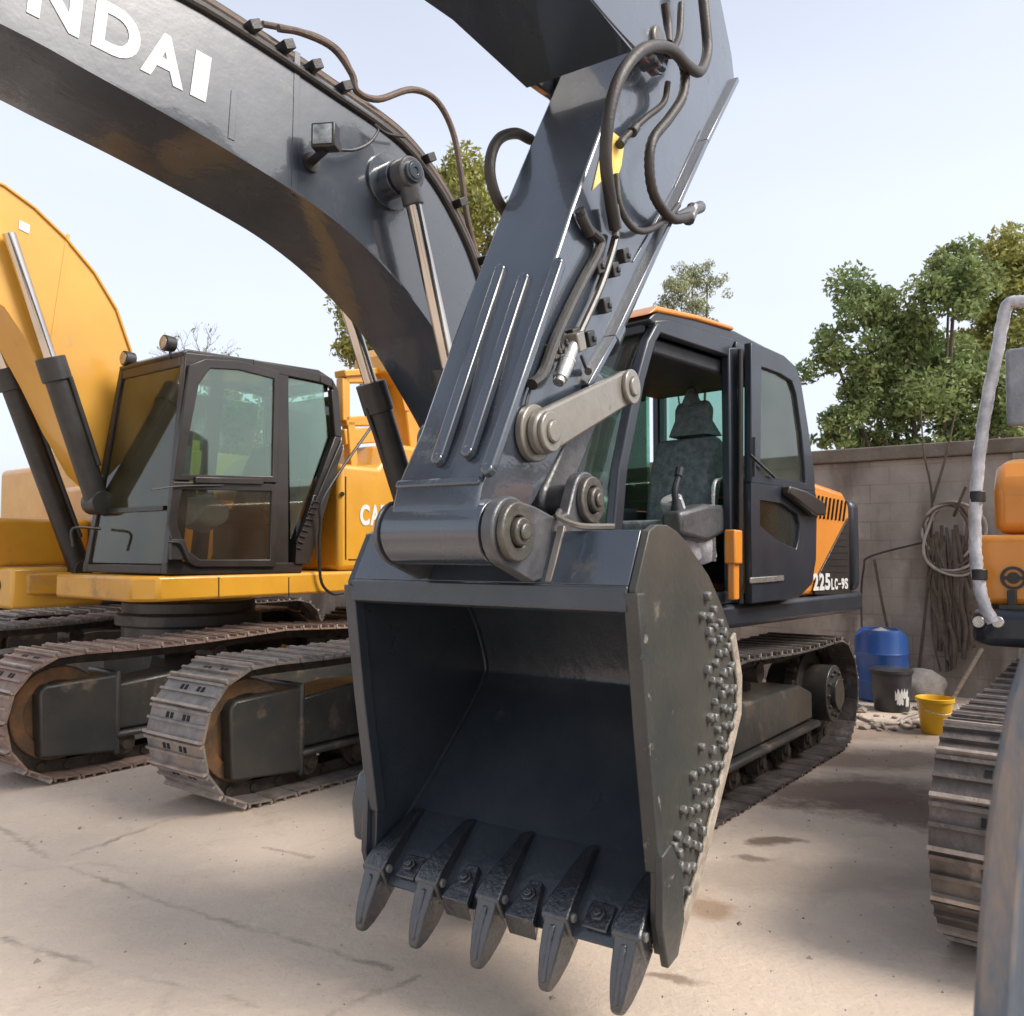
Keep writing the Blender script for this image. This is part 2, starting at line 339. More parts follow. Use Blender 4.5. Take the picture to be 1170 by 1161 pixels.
inner = offs(curve, .028)
bk = MB(); bk.prism(curve + inner[::-1], -HW + .03, HW - .03)
bucket = sb(bk, 'bucket', 'bucket', bevel=.004, smooth=50)
def spl(px, py, b): return S.pl(px, py, b)
plate = [(2.684, 1.444), (2.795, 1.644), (2.86, 1.668), (2.956, 1.668), (3.05, 1.645), (3.14, 1.605), (3.369, 1.474), (3.517, 1.345), (3.63, 1.22), (3.71, 1.03), (3.695, .87), (3.56, .71), (3.36, .487), (3.184, .30), (3.02, .165), (2.93, .14), (2.87, .16),
         (2.84, .28), (2.845, .45), (2.80, .70), (2.755, .95), (2.72, 1.2)]
for sgn in (-1, 1):
    p = MB(); p.prism(plate, sgn * HW, sgn * (HW - .03)); o = p.build('side_plate', 'plate' if sgn < 0 else 'bucket', bucket, .004)
    # thickened front edge strip and side cutter
    e = MB()
    fe = [(2.672, 1.43), (2.705, 1.2), (2.742, .95), (2.787, .70), (2.832, .45)]
    e.prism(fe + [(q[0] + .06, q[1]) for q in fe[::-1]], sgn * (HW + .012), sgn * (HW - .045))
    e.prism([(2.818, .52), (2.90, .54), (3.0, .42), (3.01, .24), (2.95, .135), (2.86, .125), (2.81, .28)], sgn * (HW + .03), sgn * HW)
    e.build('side_cutter', 'cutter' if sgn < 0 else 'bucket', o, .006)
    # dusty worn heel strip along the outer curve
    hs = MB(); back = plate[8:16]; bi = offs(back, .05); bo = offs(back, -.012)
    hs.prism(bo + bi[::-1], sgn * (HW + .016), sgn * (HW - .0)); hs.build('heel_strip', 'cast', o, .006)
    if sgn > 0: continue
    band = densify(plate[6:15], 7)
    rows = [.085, .14, .195, .25, .305]
    for ri, rr in enumerate(rows):
        ib = offs(band, rr); acc = 0; nxt = .05 * (ri % 2) + .02
        for q0, q1 in zip(ib, ib[1:]):
            acc += math.dist(q0, q1)
            if acc > nxt:
                nxt += .088 + random.uniform(-.016, .016)
                fr_ = acc
                if rr > .22 and random.random() < .40: continue
                if q1[1] < .22: continue
                t = random.uniform(0, 1.5); zz = random.uniform(.013, .0185); u = Vector((math.cos(t), 0, math.sin(t))) * zz; w = Vector((-math.sin(t), 0, math.cos(t))) * zz
                q = (q1[0] + random.uniform(-.01, .01), sgn * (HW + .010), q1[1] + random.uniform(-.01, .01))
                st = MB(); st.obox((0, 0, 0), u, (0, .014, 0), w); st.build('wear_stud', 'stud', o, .005, seg=1, loc=q)
# left heel shroud that sticks out beyond the left plate
hsL = MB(); hsL.prism([(2.86, .30), (2.84, .46), (2.88, .58), (2.98, .64), (3.12, .60), (3.14, .42), (3.0, .26)], HW + .031, HW + .125); hsL.build('heel_shroud', 'bucket', bucket, .02)
# top torque bar
tb = MB(); tb.prism([(2.678, 1.452), (2.672, 1.368), (2.70, 1.355), (2.86, 1.40), (2.86, 1.44), (2.72, 1.462)], -HW + .032, HW - .032); tb.build('torque_bar', 'bucket', bucket, .006)
tp = MB(); tp.prism([(2.688, 1.456), (2.792, 1.648), (2.80, 1.645), (2.70, 1.450)], -HW + .032, HW - .032); tp.build('top_plate', 'navy', bucket, .003)
for b in (HW - .034,):
    k = MB(); k.tube([(q[0], b, q[1]) for q in offs(curve[4:], .036)], .011, 6, 0); k.build('weld_bead', 'bucket', bucket)
k = MB(); k.tube([(3.60, -HW + .04, .845), (3.60, 0, .85), (3.60, HW - .04, .845)], .008, 6, 3); k.build('weld_bead', 'bucket', bucket)
# wear plate across the floor, cutting edge, bolt-on edge segments
fl0, fl1 = np.array([3.16, .425]), np.array([2.832, .200]); fd = (fl1 - fl0) / np.hypot(*(fl1 - fl0)); fn = np.array([-fd[1], fd[0]]) * -1; fn = np.array([fd[1], -fd[0]]); fn = fn if fn[1] > 0 else -fn
def fp(s, h): q = fl1 - fd * s + fn * h; return (float(q[0]), float(q[1]))
ce = MB(); ce.prism([fp(.34, .022), fp(.30, .032), fp(.02, .032), fp(-.045, .0), fp(-.03, -.03), fp(.34, -.012)], -HW + .032, HW - .032); ce.build('cutting_edge', 'bucket', bucket, .004)
TB = [.585, .30, .0, -.30, -.585]
tipdir = (2.685 - 2.815, .012 - .235)
for b in TB:
    ad = MB()
    ad.add([(*fp(.34, .02)[:1], b - .02, fp(.34, .02)[1]), (fp(.34, .02)[0], b + .02, fp(.34, .02)[1]),
            (fp(.29, .06)[0], b - .024, fp(.29, .06)[1]), (fp(.29, .06)[0], b + .024, fp(.29, .06)[1]),
            (fp(.03, .095)[0], b - .055, fp(.03, .095)[1]), (fp(.03, .095)[0], b + .055, fp(.03, .095)[1]),
            (fp(-.04, .085)[0], b - .058, fp(-.04, .085)[1]), (fp(-.04, .085)[0], b + .058, fp(-.04, .085)[1]),
            (fp(-.06, -.05)[0], b - .055, fp(-.06, -.05)[1]), (fp(-.06, -.05)[0], b + .055, fp(-.06, -.05)[1]),
            (fp(.1, -.06)[0], b - .05, fp(.1, -.06)[1]), (fp(.1, -.06)[0], b + .05, fp(.1, -.06)[1])],
           [(0, 1, 3, 2), (2, 3, 5, 4), (4, 5, 7, 6), (6, 7, 9, 8), (8, 9, 11, 10), (10, 11, 1, 0), (0, 2, 4, 6, 8, 10), (1, 11, 9, 7, 5, 3)])
    a_o = ad.build('tooth_adapter', 'tooth', bucket, .012, seg=3)
    pn = MB(); c = fp(-.005, .055); pn.cyl((c[0], b - .066, c[1]), (c[0], b + .066, c[1]), .017, 12); pn.build('tooth_pin', 'stud', a_o, .003)
    th = MB(); base = np.array(fp(-.015, .018)); tip = np.array([2.685, .014]); d = tip - base; L_ = np.hypot(*d); d /= L_; n_ = np.array([d[1], -d[0]]); n_ = n_ if n_[0] < 0 else -n_   # n_ points to the viewer/up side
    secs = [(-.02, .060, .066), (.05, .060, .060), (.5, .050, .046), (.8, .037, .030), (.95, .026, .018), (1., .017, .009)]
    vs = []
    for s_, w_, h_ in secs:
        c = base + d * L_ * s_
        for sa, sw in ((1, -1), (1, 1), (-1, 1), (-1, -1)):
            q = c + n_ * h_ * sa; ww = w_ * (0.72 if sa > 0 else 1); vs.append((q[0], b + sw * ww, q[1]))
    m_ = len(secs); fs = [(k * 4 + i, k * 4 + (i + 1) % 4, (k + 1) * 4 + (i + 1) % 4, (k + 1) * 4 + i) for k in range(m_ - 1) for i in range(4)] + [(3, 2, 1, 0), tuple(range((m_ - 1) * 4, m_ * 4))]
    th.add(vs, fs)
    ridge = [base + d * L_ * t + n_ * (.062 - .045 * t) for t in (.08, .9)]
    th.bar((ridge[0][0], b, ridge[0][1]), (ridge[1][0], b, ridge[1][1]), .022, .02, (n_[0], 0, n_[1]))
    th.build('tooth', 'tooth', bucket, .008, seg=3)
for i in range(4):
    b0, b1 = TB[i] - .075, TB[i + 1] + .075; mid = (b0 + b1) / 2
    g = MB(); long = i in (1, 2)
    ex = .06 if long else .03
    bb0, bb1 = mid + .062, mid - .062
    g.add([(fp(.10, .034)[0], mid + .03, fp(.10, .034)[1]), (fp(.10, .034)[0], mid - .03, fp(.10, .034)[1]), (fp(-ex, .034)[0], bb1, fp(-ex, .034)[1]), (fp(-ex, .034)[0], bb0, fp(-ex, .034)[1]),
           (fp(.10, .06)[0], mid + .026, fp(.10, .06)[1]), (fp(.10, .06)[0], mid - .026, fp(.10, .06)[1]), (fp(-ex, .055)[0], bb1, fp(-ex, .055)[1]), (fp(-ex, .055)[0], bb0, fp(-ex, .055)[1]),
           (fp(-ex - .02, -.03)[0], bb1, fp(-ex - .02, -.03)[1]), (fp(-ex - .02, -.03)[0], bb0, fp(-ex - .02, -.03)[1])],
          [(0, 1, 5, 4), (4, 5, 6, 7), (1, 2, 6, 5), (3, 0, 4, 7), (7, 6, 8, 9), (2, 8, 6), (3, 7, 9), (0, 3, 9, 8, 2, 1)])
    if not long: g = MB(); g.prism([fp(.09, .034), fp(.09, .046), fp(-.02, .046), fp(-.02, .034)], mid - .05, mid + .05)
    lp = g.build('lip_shroud', 'tooth', bucket, .006)
    lift = 0 if long else -.010
    bo = MB(); c0, c1 = fp(.035, .055 + lift), fp(.035, .074 + lift); bo.cyl((c0[0], mid, c0[1]), (c1[0], mid, c1[1]), .030, 6); bo.cyl((c1[0], mid, c1[1]), (fp(.035, .084 + lift)[0], mid, fp(.035, .084 + lift)[1]), .016, 12); bo.build('lip_bolt', 'tooth', lp, .003)
# ears on the bucket top
PB = (2.505, 1.640); PR = (3.053, 1.776); PM = (2.761, 2.018); PU = (3.463, 2.298)
def arc(c, r, t0, t1, n=10): return [(c[0] + r * math.cos(math.radians(t0 + (t1 - t0) * i / n)), c[1] + r * math.sin(math.radians(t0 + (t1 - t0) * i / n))) for i in range(n + 1)]
ear = arc(PB, .125, 255, 60, 12) + [(2.66, 1.735), (2.80, 1.70), (2.90, 1.72)] + arc(PR, .115, 150, -30, 12) + [(3.19, 1.60), (3.17, 1.54), (2.80, 1.60), (2.72, 1.47), (2.64, 1.46)]
for sgn in (-1, 1):
    e = MB(); e.prism(ear, sgn * (.285 if sgn < 0 else .250), sgn * (.235 if sgn < 0 else .236)); eo = e.build('bucket_ear', 'cap', bucket, .008)
    for c, rr in ((PB, .105), (PR, .095)):
        if sgn > 0: continue
        r = MB(); r.ring((c[0], sgn * .285, c[1]), (0, sgn, 0), .055, rr, .03, 32); r.cyl((c[0], sgn * .22, c[1]), (c[0], sgn * .335, c[1]), .05, 24); r.cyl((c[0], sgn * .335, c[1]), (c[0], sgn * .348, c[1]), .03, 16)
        r.build('pin_collar', 'greasy', eo, .008)
rb = MB(); rb.prism([(2.69, 1.462), (2.72, 1.458), (2.81, 1.655), (2.79, 1.67)], -.33, -.30); rb.build('gusset_weld', 'link', bucket, .004)
cr = MB(); cr.tube([(2.92, -.235, 1.73), (2.80, -.30, 1.70), (2.78, -.40, 1.665), (2.86, -.5, 1.662)], .012, 6); cr.build('weld_bead', 'link', bucket)
# stick
stick_o = [(2.40, 1.66), (2.44, 1.80), (2.585, 2.03), (2.785, 2.43), (3.096, 3.00), (3.396, 3.51), (3.56, 3.78), (3.68, 3.98), (3.80, 4.2), (4.0, 4.5), (4.4, 5.0), (4.7, 5.1), (4.95, 4.90), (5.13, 4.66), (5.185, 4.491), (4.625, 3.865), (4.065, 3.204), (3.453, 2.50), (3.197, 2.23), (3.018, 1.993), (2.80, 1.759), (2.62, 1.60)]
sk = MB(); sk.prism(stick_o, -.195, .195); stick = sb(sk, 'stick', 'navy', bevel=.012)
# rear box flange on the stick's back edge
for sgn in (-1, 1):
    e = MB(); pr = [(3.197, 2.24), (3.453, 2.50), (4.065, 3.204), (4.625, 3.865), (5.17, 4.48)]
    for p, q in zip(pr, pr[1:]): e.bar((p[0] - .02, sgn * .205, p[1] + .02), (q[0] - .02, sgn * .205, q[1] + .02), .03, .05, (0, 1, 0))
    e.build('edge_flange', 'navy', stick, .005)
def face(s, off=0.):                # point on the stick's front face, s = height fraction 0..1
    P0, P1 = np.array([2.44, 1.80]), np.array([3.396, 3.51]); q = P0 + (P1 - P0) * s; d = (P1 - P0) / np.hypot(*(P1 - P0)); n = np.array([-d[1], d[0]]); q = q + n * off; return float(q[0]), float(q[1])
def on_face(px, py):                # (height fraction, b) of a point of the front face
    n = np.array([-(3.51 - 1.80), 0, 3.396 - 2.44]); n /= np.linalg.norm(n); P0 = np.array([2.44, 0, 1.80])
    r = ray(px, py); rl = np.array([r @ S.f, r @ S.l, r[2]]); c = np.array([0, 0, H]) - S.o; cl = np.array([c @ S.f, c @ S.l, H])
    t = ((P0 - cl) @ n) / (rl @ n); q = cl + t * rl; d = np.array([3.396 - 2.44, 0, 3.51 - 1.80]); return float((q - P0) @ d / (d @ d)), float(q[1])
rbm = [((503, 528), (574, 312)), ((537, 520), (601, 322)), ((560, 540), (640, 305)), ((496, 545), (560, 330)), ((548, 535), (618, 318))]
r = MB()
for (p, q) in rbm[:3]:
    (s0, b0), (s1, b1) = on_face(*p), on_face(*q)
    A0, A1 = face(s0, .012), face(s1, .012); up = (-(3.51 - 1.8), 0, .956)
    r.bar((A0[0], b0, A0[1]), (A1[0], b1, A1[1]), .05, .04, up)
    for A, b in ((A0, b0), (A1, b1)):
        A = Vector((A[0], b, A[1])); n = Vector(up).normalized(); r.cyl(A - n * .02, A + n * .021, .024, 14)
r.build('wear_rib', 'navy', stick, .010, seg=3)
r = MB(); A0 = face(on_face(517, 552)[0], .004); r.bar((A0[0], -.19, A0[1]), (A0[0], .19, A0[1]), .03, .018, (-1.71, 0, .956)); r.build('seam_plate', 'navy', stick, .006)
bs = MB(); bs.cyl((PB[0], -.222, PB[1]), (PB[0], .222, PB[1]), .118, 40); bs.ring((PB[0], .222, PB[1]), (0, 1, 0), .06, .108, .013); bs.ring((PB[0], -.235, PB[1]), (0, 1, 0), .06, .108, .013)
bs.cyl((PB[0], .22, PB[1]), (PB[0], .262, PB[1]), .085, 30)
bs.build('pivot_boss', 'navy', stick, .01, seg=3)
# bucket linkage
lk = MB()
def linkbar(mb, p, q, r0, r1, b0, b1):
    d = math.degrees(math.atan2(q[1] - p[1], q[0] - p[0])); mb.prism(arc(p, r0, d + 90, d + 270, 14) + arc(q, r1, d - 90, d + 90, 14), b0, b1)
for sgn in (-1, 1):
    l = MB(); linkbar(l, PM, PU, .085, .075, sgn * .275, sgn * .232); lo = l.build('tipping_link', 'link', sr, .012); lo.location = OFF
    for k in (PM, PU):
        c = MB(); c.ring((k[0], sgn * .275, k[1]), (0, sgn, 0), .04, .078, .022); c.cyl((k[0], sgn * .2, k[1]), (k[0], sgn * .31, k[1]), .042, 24)
        if k is PM: c.cyl((PM[0], sgn * .197, PM[1]), (PM[0], sgn * .23, PM[1]), .11, 28)
        c.build('link_pin', 'cap' if sgn > 0 else 'link', lo, .006)
h = MB(); linkbar(h, PR, PU, .09, .085, -.13, .13); h.cyl((PR[0], -.232, PR[1]), (PR[0], .232, PR[1]), .07, 24); sb(h, 'bucket_link', 'cap', bevel=.02)
cy = MB(); PT = (4.62, 3.62); PUv = Vector((PU[0], 0, PU[1])); PTv = Vector((4.95, 0, 4.05)); dd = (PTv - PUv).normalized()
cy.cyl(PUv + dd * .40, PTv, .085, 28); cy.cyl(PUv + dd * .38, PUv + dd * .50, .10, 28)
co = sb(cy, 'bucket_cylinder', 'navy', bevel=.008)
c2 = MB(); c2.cyl(PUv, PUv + dd * .6, .045, 24); c2.cyl((PU[0], -.12, PU[1]), (PU[0], .12, PU[1]), .075, 24); c2.build('piston_rod', 'chrome', co)
# stick-side pipes, clamps, valves, hoses (right side face at b=-.195)
BS = -.195
def sp3(px, py, out=.03): return S.p3(px, py, BS - out)
pp = MB()
pp.tube([sp3(704, 268), sp3(698, 292), sp3(685, 330), sp3(668, 368), sp3(655, 395), sp3(648, 408)], .019, 10)
pp.build('steel_pipe', 'cabblack', stick)
pp = MB(); pp.tube([sp3(662, 240), sp3(672, 262), sp3(686, 276), sp3(682, 292), sp3(668, 318), sp3(652, 350), sp3(634, 390), sp3(620, 428), sp3(608, 440)], .023, 10); pp.build('steel_pipe', 'black', stick)
pp = MB(); pp.tube([sp3(663, 246), sp3(674, 268)], .024, 12, 0); pp.build('pipe_sleeve', 'black', stick)
for (x, y) in ((682, 305), (712, 293), (690, 350), (700, 309), (655, 385), (640, 392), (672, 388), (632, 402)):
    c = sp3(x, y, .018); k = MB(); k.obox(c, (.030, 0, .012), (0, .022, 0), (-.012, 0, .030)); k.obox((c[0] + .01, c[1] - .024, c[2]), (.012, 0, 0), (0, .008, 0), (0, 0, .012)); k.build('pipe_clamp', 'black', stick, .005)
v = MB(); p, q = Vector(sp3(655, 395, .05)), Vector(sp3(638, 438, .05)); v.cyl(p, p.lerp(q, .45), .028, 20); v.cyl(p.lerp(q, .45), p.lerp(q, .9), .034, 20, .030); v.cyl(p.lerp(q, .9), q, .024, 20); v.cyl(p.lerp(q, .40), p.lerp(q, .47), .036, 20); v.build('shut_off_valve', 'silver', stick, .003)
v = MB(); p = Vector(sp3(657, 392, .05)); v.obox(p, (.030, 0, .012), (0, .034, 0), (-.014, 0, .036)); v.build('valve_block', 'link', stick, .006)
v = MB(); v.tube([sp3(664, 407, .04), sp3(669, 420, .04), sp3(673, 428, .04)], .007, 8); v.cyl(sp3(672, 425, .02), sp3(672, 425, .06), .016, 12); v.build('valve_lever', 'black', stick)
def hose(px, r, name='hydraulic_hose', m='hose', parent=stick, rib=0, fr=S, base=BS):
    t = MB(); t.tube([fr.p3(x, y, base - o) for x, y, o in px], r, 12, 8, rib); return t.build(name, m, parent)
hose([(703, 262, .05), (697, 225, .07), (692, 180, .09), (697, 125, .12), (712, 82, .15), (737, 56, .17), (765, 56, .17), (786, 76, .16), (800, 82, .15), (808, 60, .13), (806, 25, .12), (800, -30, .10)], .028)
hose([(788, 248, .06), (768, 250, .07), (748, 225, .08), (742, 190, .09), (746, 160, .10), (765, 135, .11), (780, 110, .12), (782, 80, .12), (770, 62, .12), (745, 68, .10)], .023, rib=.012)
hose([(704, 200, .03), (708, 235, .04), (722, 260, .05), (740, 264, .05), (762, 250, .05), (775, 235, .05)], .016)
hose([(763, 95, .06), (758, 118, .05), (738, 135, .05), (722, 150, .04), (712, 160, .03)], .016)
hose([(760, 5, .06), (763, 30, .06), (764, 50, .08)], .022)
hose([(778, 5, .04), (776, 40, .05), (768, 60, .08)], .018)
v = MB(); v.cyl(sp3(700, 235, .05), sp3(704, 262, .05), .027, 16); v.cyl(sp3(704, 262, .05), sp3(703, 272, .05), .018, 8); v.build('hose_fitting', 'greasy', stick, .003)
v = MB(); v.cyl(sp3(772, 250, .03), sp3(800, 237, .03), .026, 14, .034); v.cyl(sp3(786, 252, .03), sp3(792, 238, .03), .036, 10); v.build('cylinder_port', 'cap', co, .004)
v = MB(); v.cyl(sp3(712, 160, .03), sp3(708, 166, .03), .022, 12); v.cyl(sp3(726, 146, .045), sp3(722, 152, .045), .026, 12); v.build('hose_fitting', 'black', stick, .003)
v = MB(); v.prism([S.pl(*q, BS) for q in ((700, 152), (713, 162), (709, 190), (702, 212), (689, 205), (676, 218), (686, 175))], BS - .002, BS - .0045); v.build('warning_sticker', 'sticker', stick)
w = MB()
for (x, y, rr) in ((745, 64, .06),): c_ = S.p3(x, y, BS - .09); w.cyl((c_[0], BS - .03, c_[2]), (c_[0], BS - .13, c_[2]), rr, 24)
w.build('stick_pivot_pin', 'navy', stick, .01)
k = MB(); pw = [S.pl(x, y, BS) for x, y in ((722, 300), (744, 262), (770, 215), (800, 150))]
for p, q in zip(pw, pw[1:]): k.bar((p[0], BS - .002, p[1]), (q[0], BS - .002, q[1]), .006, .012, (0, 1, 0))
k.build('weld_seam', 'navy', stick, .002)
k = MB(); k.tube([S.p3(x, y, BS - .012) for x, y in ((648, 398), (622, 418), (608, 440), (600, 470), (604, 492))], .006, 6, 4); k.build('grease_line', 'black', stick)
# bracket ears at the back edge near the top
b_ = MB(); b_.prism([S.pl(*q, BS) for q in ((806, 168), (818, 196), (808, 193), (800, 184), (792, 190), (788, 206), (783, 200), (800, 168), (826, 150))], -.06, .06); b_.build('cylinder_bracket', 'navy', stick, .006)
# left-side hose loop seen beyond the stick
t = MB(); t.tube([S.p3(x, y, .26) for x, y in ((606, 160), (590, 153), (572, 158), (562, 175), (560, 200), (568, 228), (580, 246), (590, 262))], .026, 12, 8); t.build('hydraulic_hose', 'hose', stick)
# boom overhead
bo = MB(); bo.prism([(3.43, 3.86), (2.8, 3.885), (1.4, 3.83), (-.3, 3.55), (-2.6, 2.1), (-2.9, 2.2), (-2.7, 2.6), (-.6, 4.25), (1.2, 4.62), (2.8, 4.70), (3.35, 4.62)], -.24, .24); boom = sb(bo, 'boom', 'navy', bevel=.012)
fk = MB()
for sgn in (-1, 1): fk.prism([(2.6, 3.892), (3.2, 3.86), (3.45, 3.86), (3.62, 3.87)] + arc((3.76, 4.02), .15, -110, 50, 10) + [(3.72, 4.4), (3.5, 4.7), (2.6, 4.715)], sgn * .243, sgn * .29)
fk.build('boom_fork', 'navy', boom, .01)
pl_ = MB(); pl_.prism([(1.0, 3.70), (2.9, 3.874), (3.5, 3.845), (3.5, 3.857), (2.9, 3.886), (1.0, 3.735)], -.285, .285); pl_.build('bottom_flange', 'navy', boom)
pv = MB(); pv.cyl((3.76, -.31, 4.02), (3.76, .31, 4.02), .07, 24); pv.build('boom_pin', 'greasy', boom, .01)

# ================================================================== machine H: black and orange, open cab door
HC = dt(3.585, 5.17); T = Fr(HC, 37.4); U = Fr(HC, 42.6); RZ = U.rz - T.rz
hr = empty('excavator', T.w(0, 0), T.rz, 'black and orange excavator with its cab door open and white-lettered dark boom', 'excavator')
undercarriage(hr, 'darkshoe', 'shoe')
def hb(mb, name, m, parent=hr, bevel=0, **k): return mb.build(name, m, parent, bevel, rz=RZ if parent is hr else 0, **k)
d_ = MB(); tail = [(-2.75 * math.cos(math.radians(t)), 2.75 * math.sin(math.radians(t)) * .52) for t in range(-60, 61, 10)]
d_.plan([(1.25, .95), (1.15, 1.40)] + [(-2.08, 1.40)] + [(-2.3, 1.36), (-2.5, 1.15), (-2.66, .7), (-2.72, 0), (-2.66, -.7), (-2.5, -1.15), (-2.3, -1.36), (-2.08, -1.40)] + [(-.3, -1.40), (.3, -.9), (.7, -.35), (.9, .35)], 1.085, 1.235)
deck = hb(d_, 'deck', 'cabnavy', bevel=.03)
cw = MB(); cw.plan([(-2.08, 1.385), (-2.3, 1.34), (-2.5, 1.13), (-2.66, .7), (-2.72, 0), (-2.66, -.7), (-2.5, -1.13), (-2.3, -1.34), (-2.08, -1.385)], 1.24, 1.98); hb(cw, 'counterweight', 'cabnavy', bevel=.07, seg=4)
hs = MB(); hs.prism([(-.75, 1.24), (-2.075, 1.24), (-2.075, 1.93), (-1.95, 2.03), (-1.2, 2.10), (-.75, 2.10)], -1.36, 1.36); house = hb(hs, 'engine_house', 'orangemat', bevel=.04, seg=3)
# black mesh grille with diagonal front edge, slots
g = MB(); g.prism([U.pl(x, y, 1.372) for x, y in ((969, 592), (971, 680), (931, 680), (930, 668))], 1.362, 1.374); gr = g.build('grille_panel', 'cabblack', house, .003)
g2 = MB()
for i in range(9):
    x = 931 + i * 4.4; p, q = U.pl(x, 566 + i * .9, 1.365), U.pl(x - 3, 592 + i * .5, 1.365); g2.bar((p[0], 1.363, p[1]), (q[0], 1.363, q[1]), .008, .022, (0, 1, 0))
g2.build('vent_slot', 'hole', house)
g2 = MB()
for i in range(10):
    y = 602 + i * 7.4
    x0 = max(930, 968 - (y - 592) * .52); p, q = U.pl(x0 + 2, y, 1.376), U.pl(968, y, 1.376); g2.bar((p[0], 1.376, p[1]), (q[0], 1.376, q[1]), .006, .006)
g2.build('grille_wire', 'cabnavy', gr)
def tl(s, x0, x1, y0, y1, hgt, b, fr, gap=.12):       # string between two pixel baseline points
    out = []; n = len(s); dx = (x1 - x0) / n; dy = (y1 - y0) / n
    for i, ch in enumerate(s):
        if ch == ' ': continue
        a0 = fr.pl(x0 + dx * (i + gap / 2), y0 + dy * (i + gap / 2), b); a1 = fr.pl(x0 + dx * (i + 1 - gap / 2), y0 + dy * (i + 1 - gap / 2), b)
        w_ = .25 if ch in 'I1' else 1
        if ch == '-': pm = ((a0[0] + a1[0]) / 2, a0[1] + hgt * .42); out.append((ch, (a0[0], pm[1]), (a1[0], pm[1]), (0, hgt * .14)))
        else:
            m_ = ((a0[0] + a1[0]) / 2, (a0[1] + a1[1]) / 2); hw = ((a1[0] - a0[0]) / 2 * w_, (a1[1] - a0[1]) / 2 * w_)
            out.append((ch, (m_[0] - hw[0], m_[1] - hw[1]), (m_[0] + hw[0], m_[1] + hw[1]), (0, hgt)))
    return out
letters('model_lettering', tl('225', 929, 949, 675.5, 674.5, .125, 1.380, U) + tl('LC-9S', 949.5, 969, 674.5, 673.5, .085, 1.380, U), 1.378, .004, 'white', gr)
# cab
CB1, CB0 = 1.38, .42
cf = MB()
def ppl(*q, b=CB1): return [U.pl(x, y, b) for x, y in q]
fp_ = [(1.16, 1.24), (1.17, 1.55), (1.10, 2.0), (.93, 2.50), (.82, 2.74), (.72, 2.86)]
def pillar(mb, path, b, w=.07, h=.06):
    for p, q in zip(path, path[1:]): mb.bar((p[0], b, p[1]), (q[0], b, q[1]), h, w, (1, 0, 0) if abs(q[1] - p[1]) > abs(q[0] - p[0]) else (0, 0, 1))
for b in (CB1 - .03, CB0 + .03):
    cf.prism(fp_ + [(p[0] - .085, p[1]) for p in fp_[::-1]], b - .03, b + .03)
    cf.prism([(-.10, 1.24), (-.10, 2.86), (-.215, 2.88), (-.215, 1.24)], b - .03, b + .03)
    cf.prism([(-.10, 2.80), (.74, 2.80), (.74, 2.87), (.6, 2.905), (-.2, 2.93)], b - .028, b + .028)
    cf.prism([(1.12, 1.24), (-.8, 1.24), (-.8, 1.30), (1.12, 1.34)], b - .028, b + .028)
    cf.prism([(-.68, 1.24), (-.68, 2.86), (-.80, 2.84), (-.80, 1.24)], b - .03, b + .03)
    cf.prism([(-.2, 2.80), (-.75, 2.78), (-.78, 2.86), (-.2, 2.92)], b - .028, b + .028)
for (a, z) in ((1.12, 1.30), (.74, 2.84), (-.74, 1.9), (-.74, 2.80)): cf.box(a - .03, a + .03, CB0 + .06, CB1 - .06, z - .04, z + .04)
cab = hb(cf, 'cab', 'cabnavy', bevel=.012)
rf = MB(); rf.prism([(.80, 2.865), (.72, 2.93), (.3, 2.965), (-.2, 2.985), (-.62, 2.955), (-.80, 2.87), (-.80, 2.83), (-.2, 2.90), (.5, 2.89), (.76, 2.84)], CB0 + .005, CB1 - .005); rf.build('roof', 'cabnavy', cab, .015, seg=3)
ro = MB(); ro.prism([(.83, 2.88), (.74, 2.95), (.3, 2.985), (-.15, 3.002), (-.15, 2.975), (.3, 2.955), (.74, 2.915)], CB0 - .005, CB1 + .012); ro.build('roof_trim', 'orangemat', cab, .012, seg=3)
ce_ = MB(); ce_.box(-.66, .66, CB0 + .06, CB1 - .07, 2.70, 2.80); ce_.build('headliner', 'dark', cab, .02)
wl = MB(); wl.box(-.715, -.69, CB0 + .06, CB1 - .06, 1.34, 1.93); wl.box(-.66, 1.08, CB0 + .06, CB1 - .06, 1.245, 1.29); wl.box(-.62, 1.05, CB0 + .035, CB0 + .055, 1.30, 1.85); wl.box(-.66, -.22, CB1 - .06, CB1 - .035, 1.3, 2.0); wl.build('cab_lining', 'dark', cab)
rgm = MB(); rgm.box(-.745, -.735, CB0 + .06, CB1 - .06, 1.96, 2.76); rgm.build('rear_window', 'glass', cab)
rgm = MB(); rgm.box(-.60, 1.0, CB0 + .025, CB0 + .03, 1.86, 2.79); rgm.build('side_window', 'glass', cab)
ws = MB(); P_ = [(p[0] - .03, p[1]) for p in fp_]
ws.add([(p[0], b, p[1]) for p in P_ for b in (CB0 + .06, CB1 - .06)], [(2 * i, 2 * i + 1, 2 * i + 3, 2 * i + 2) for i in range(1, len(P_) - 1)]); wso = ws.build('windshield', 'glass', cab)
md = wso.modifiers.new('thickness', 'SOLIDIFY'); md.thickness = .006
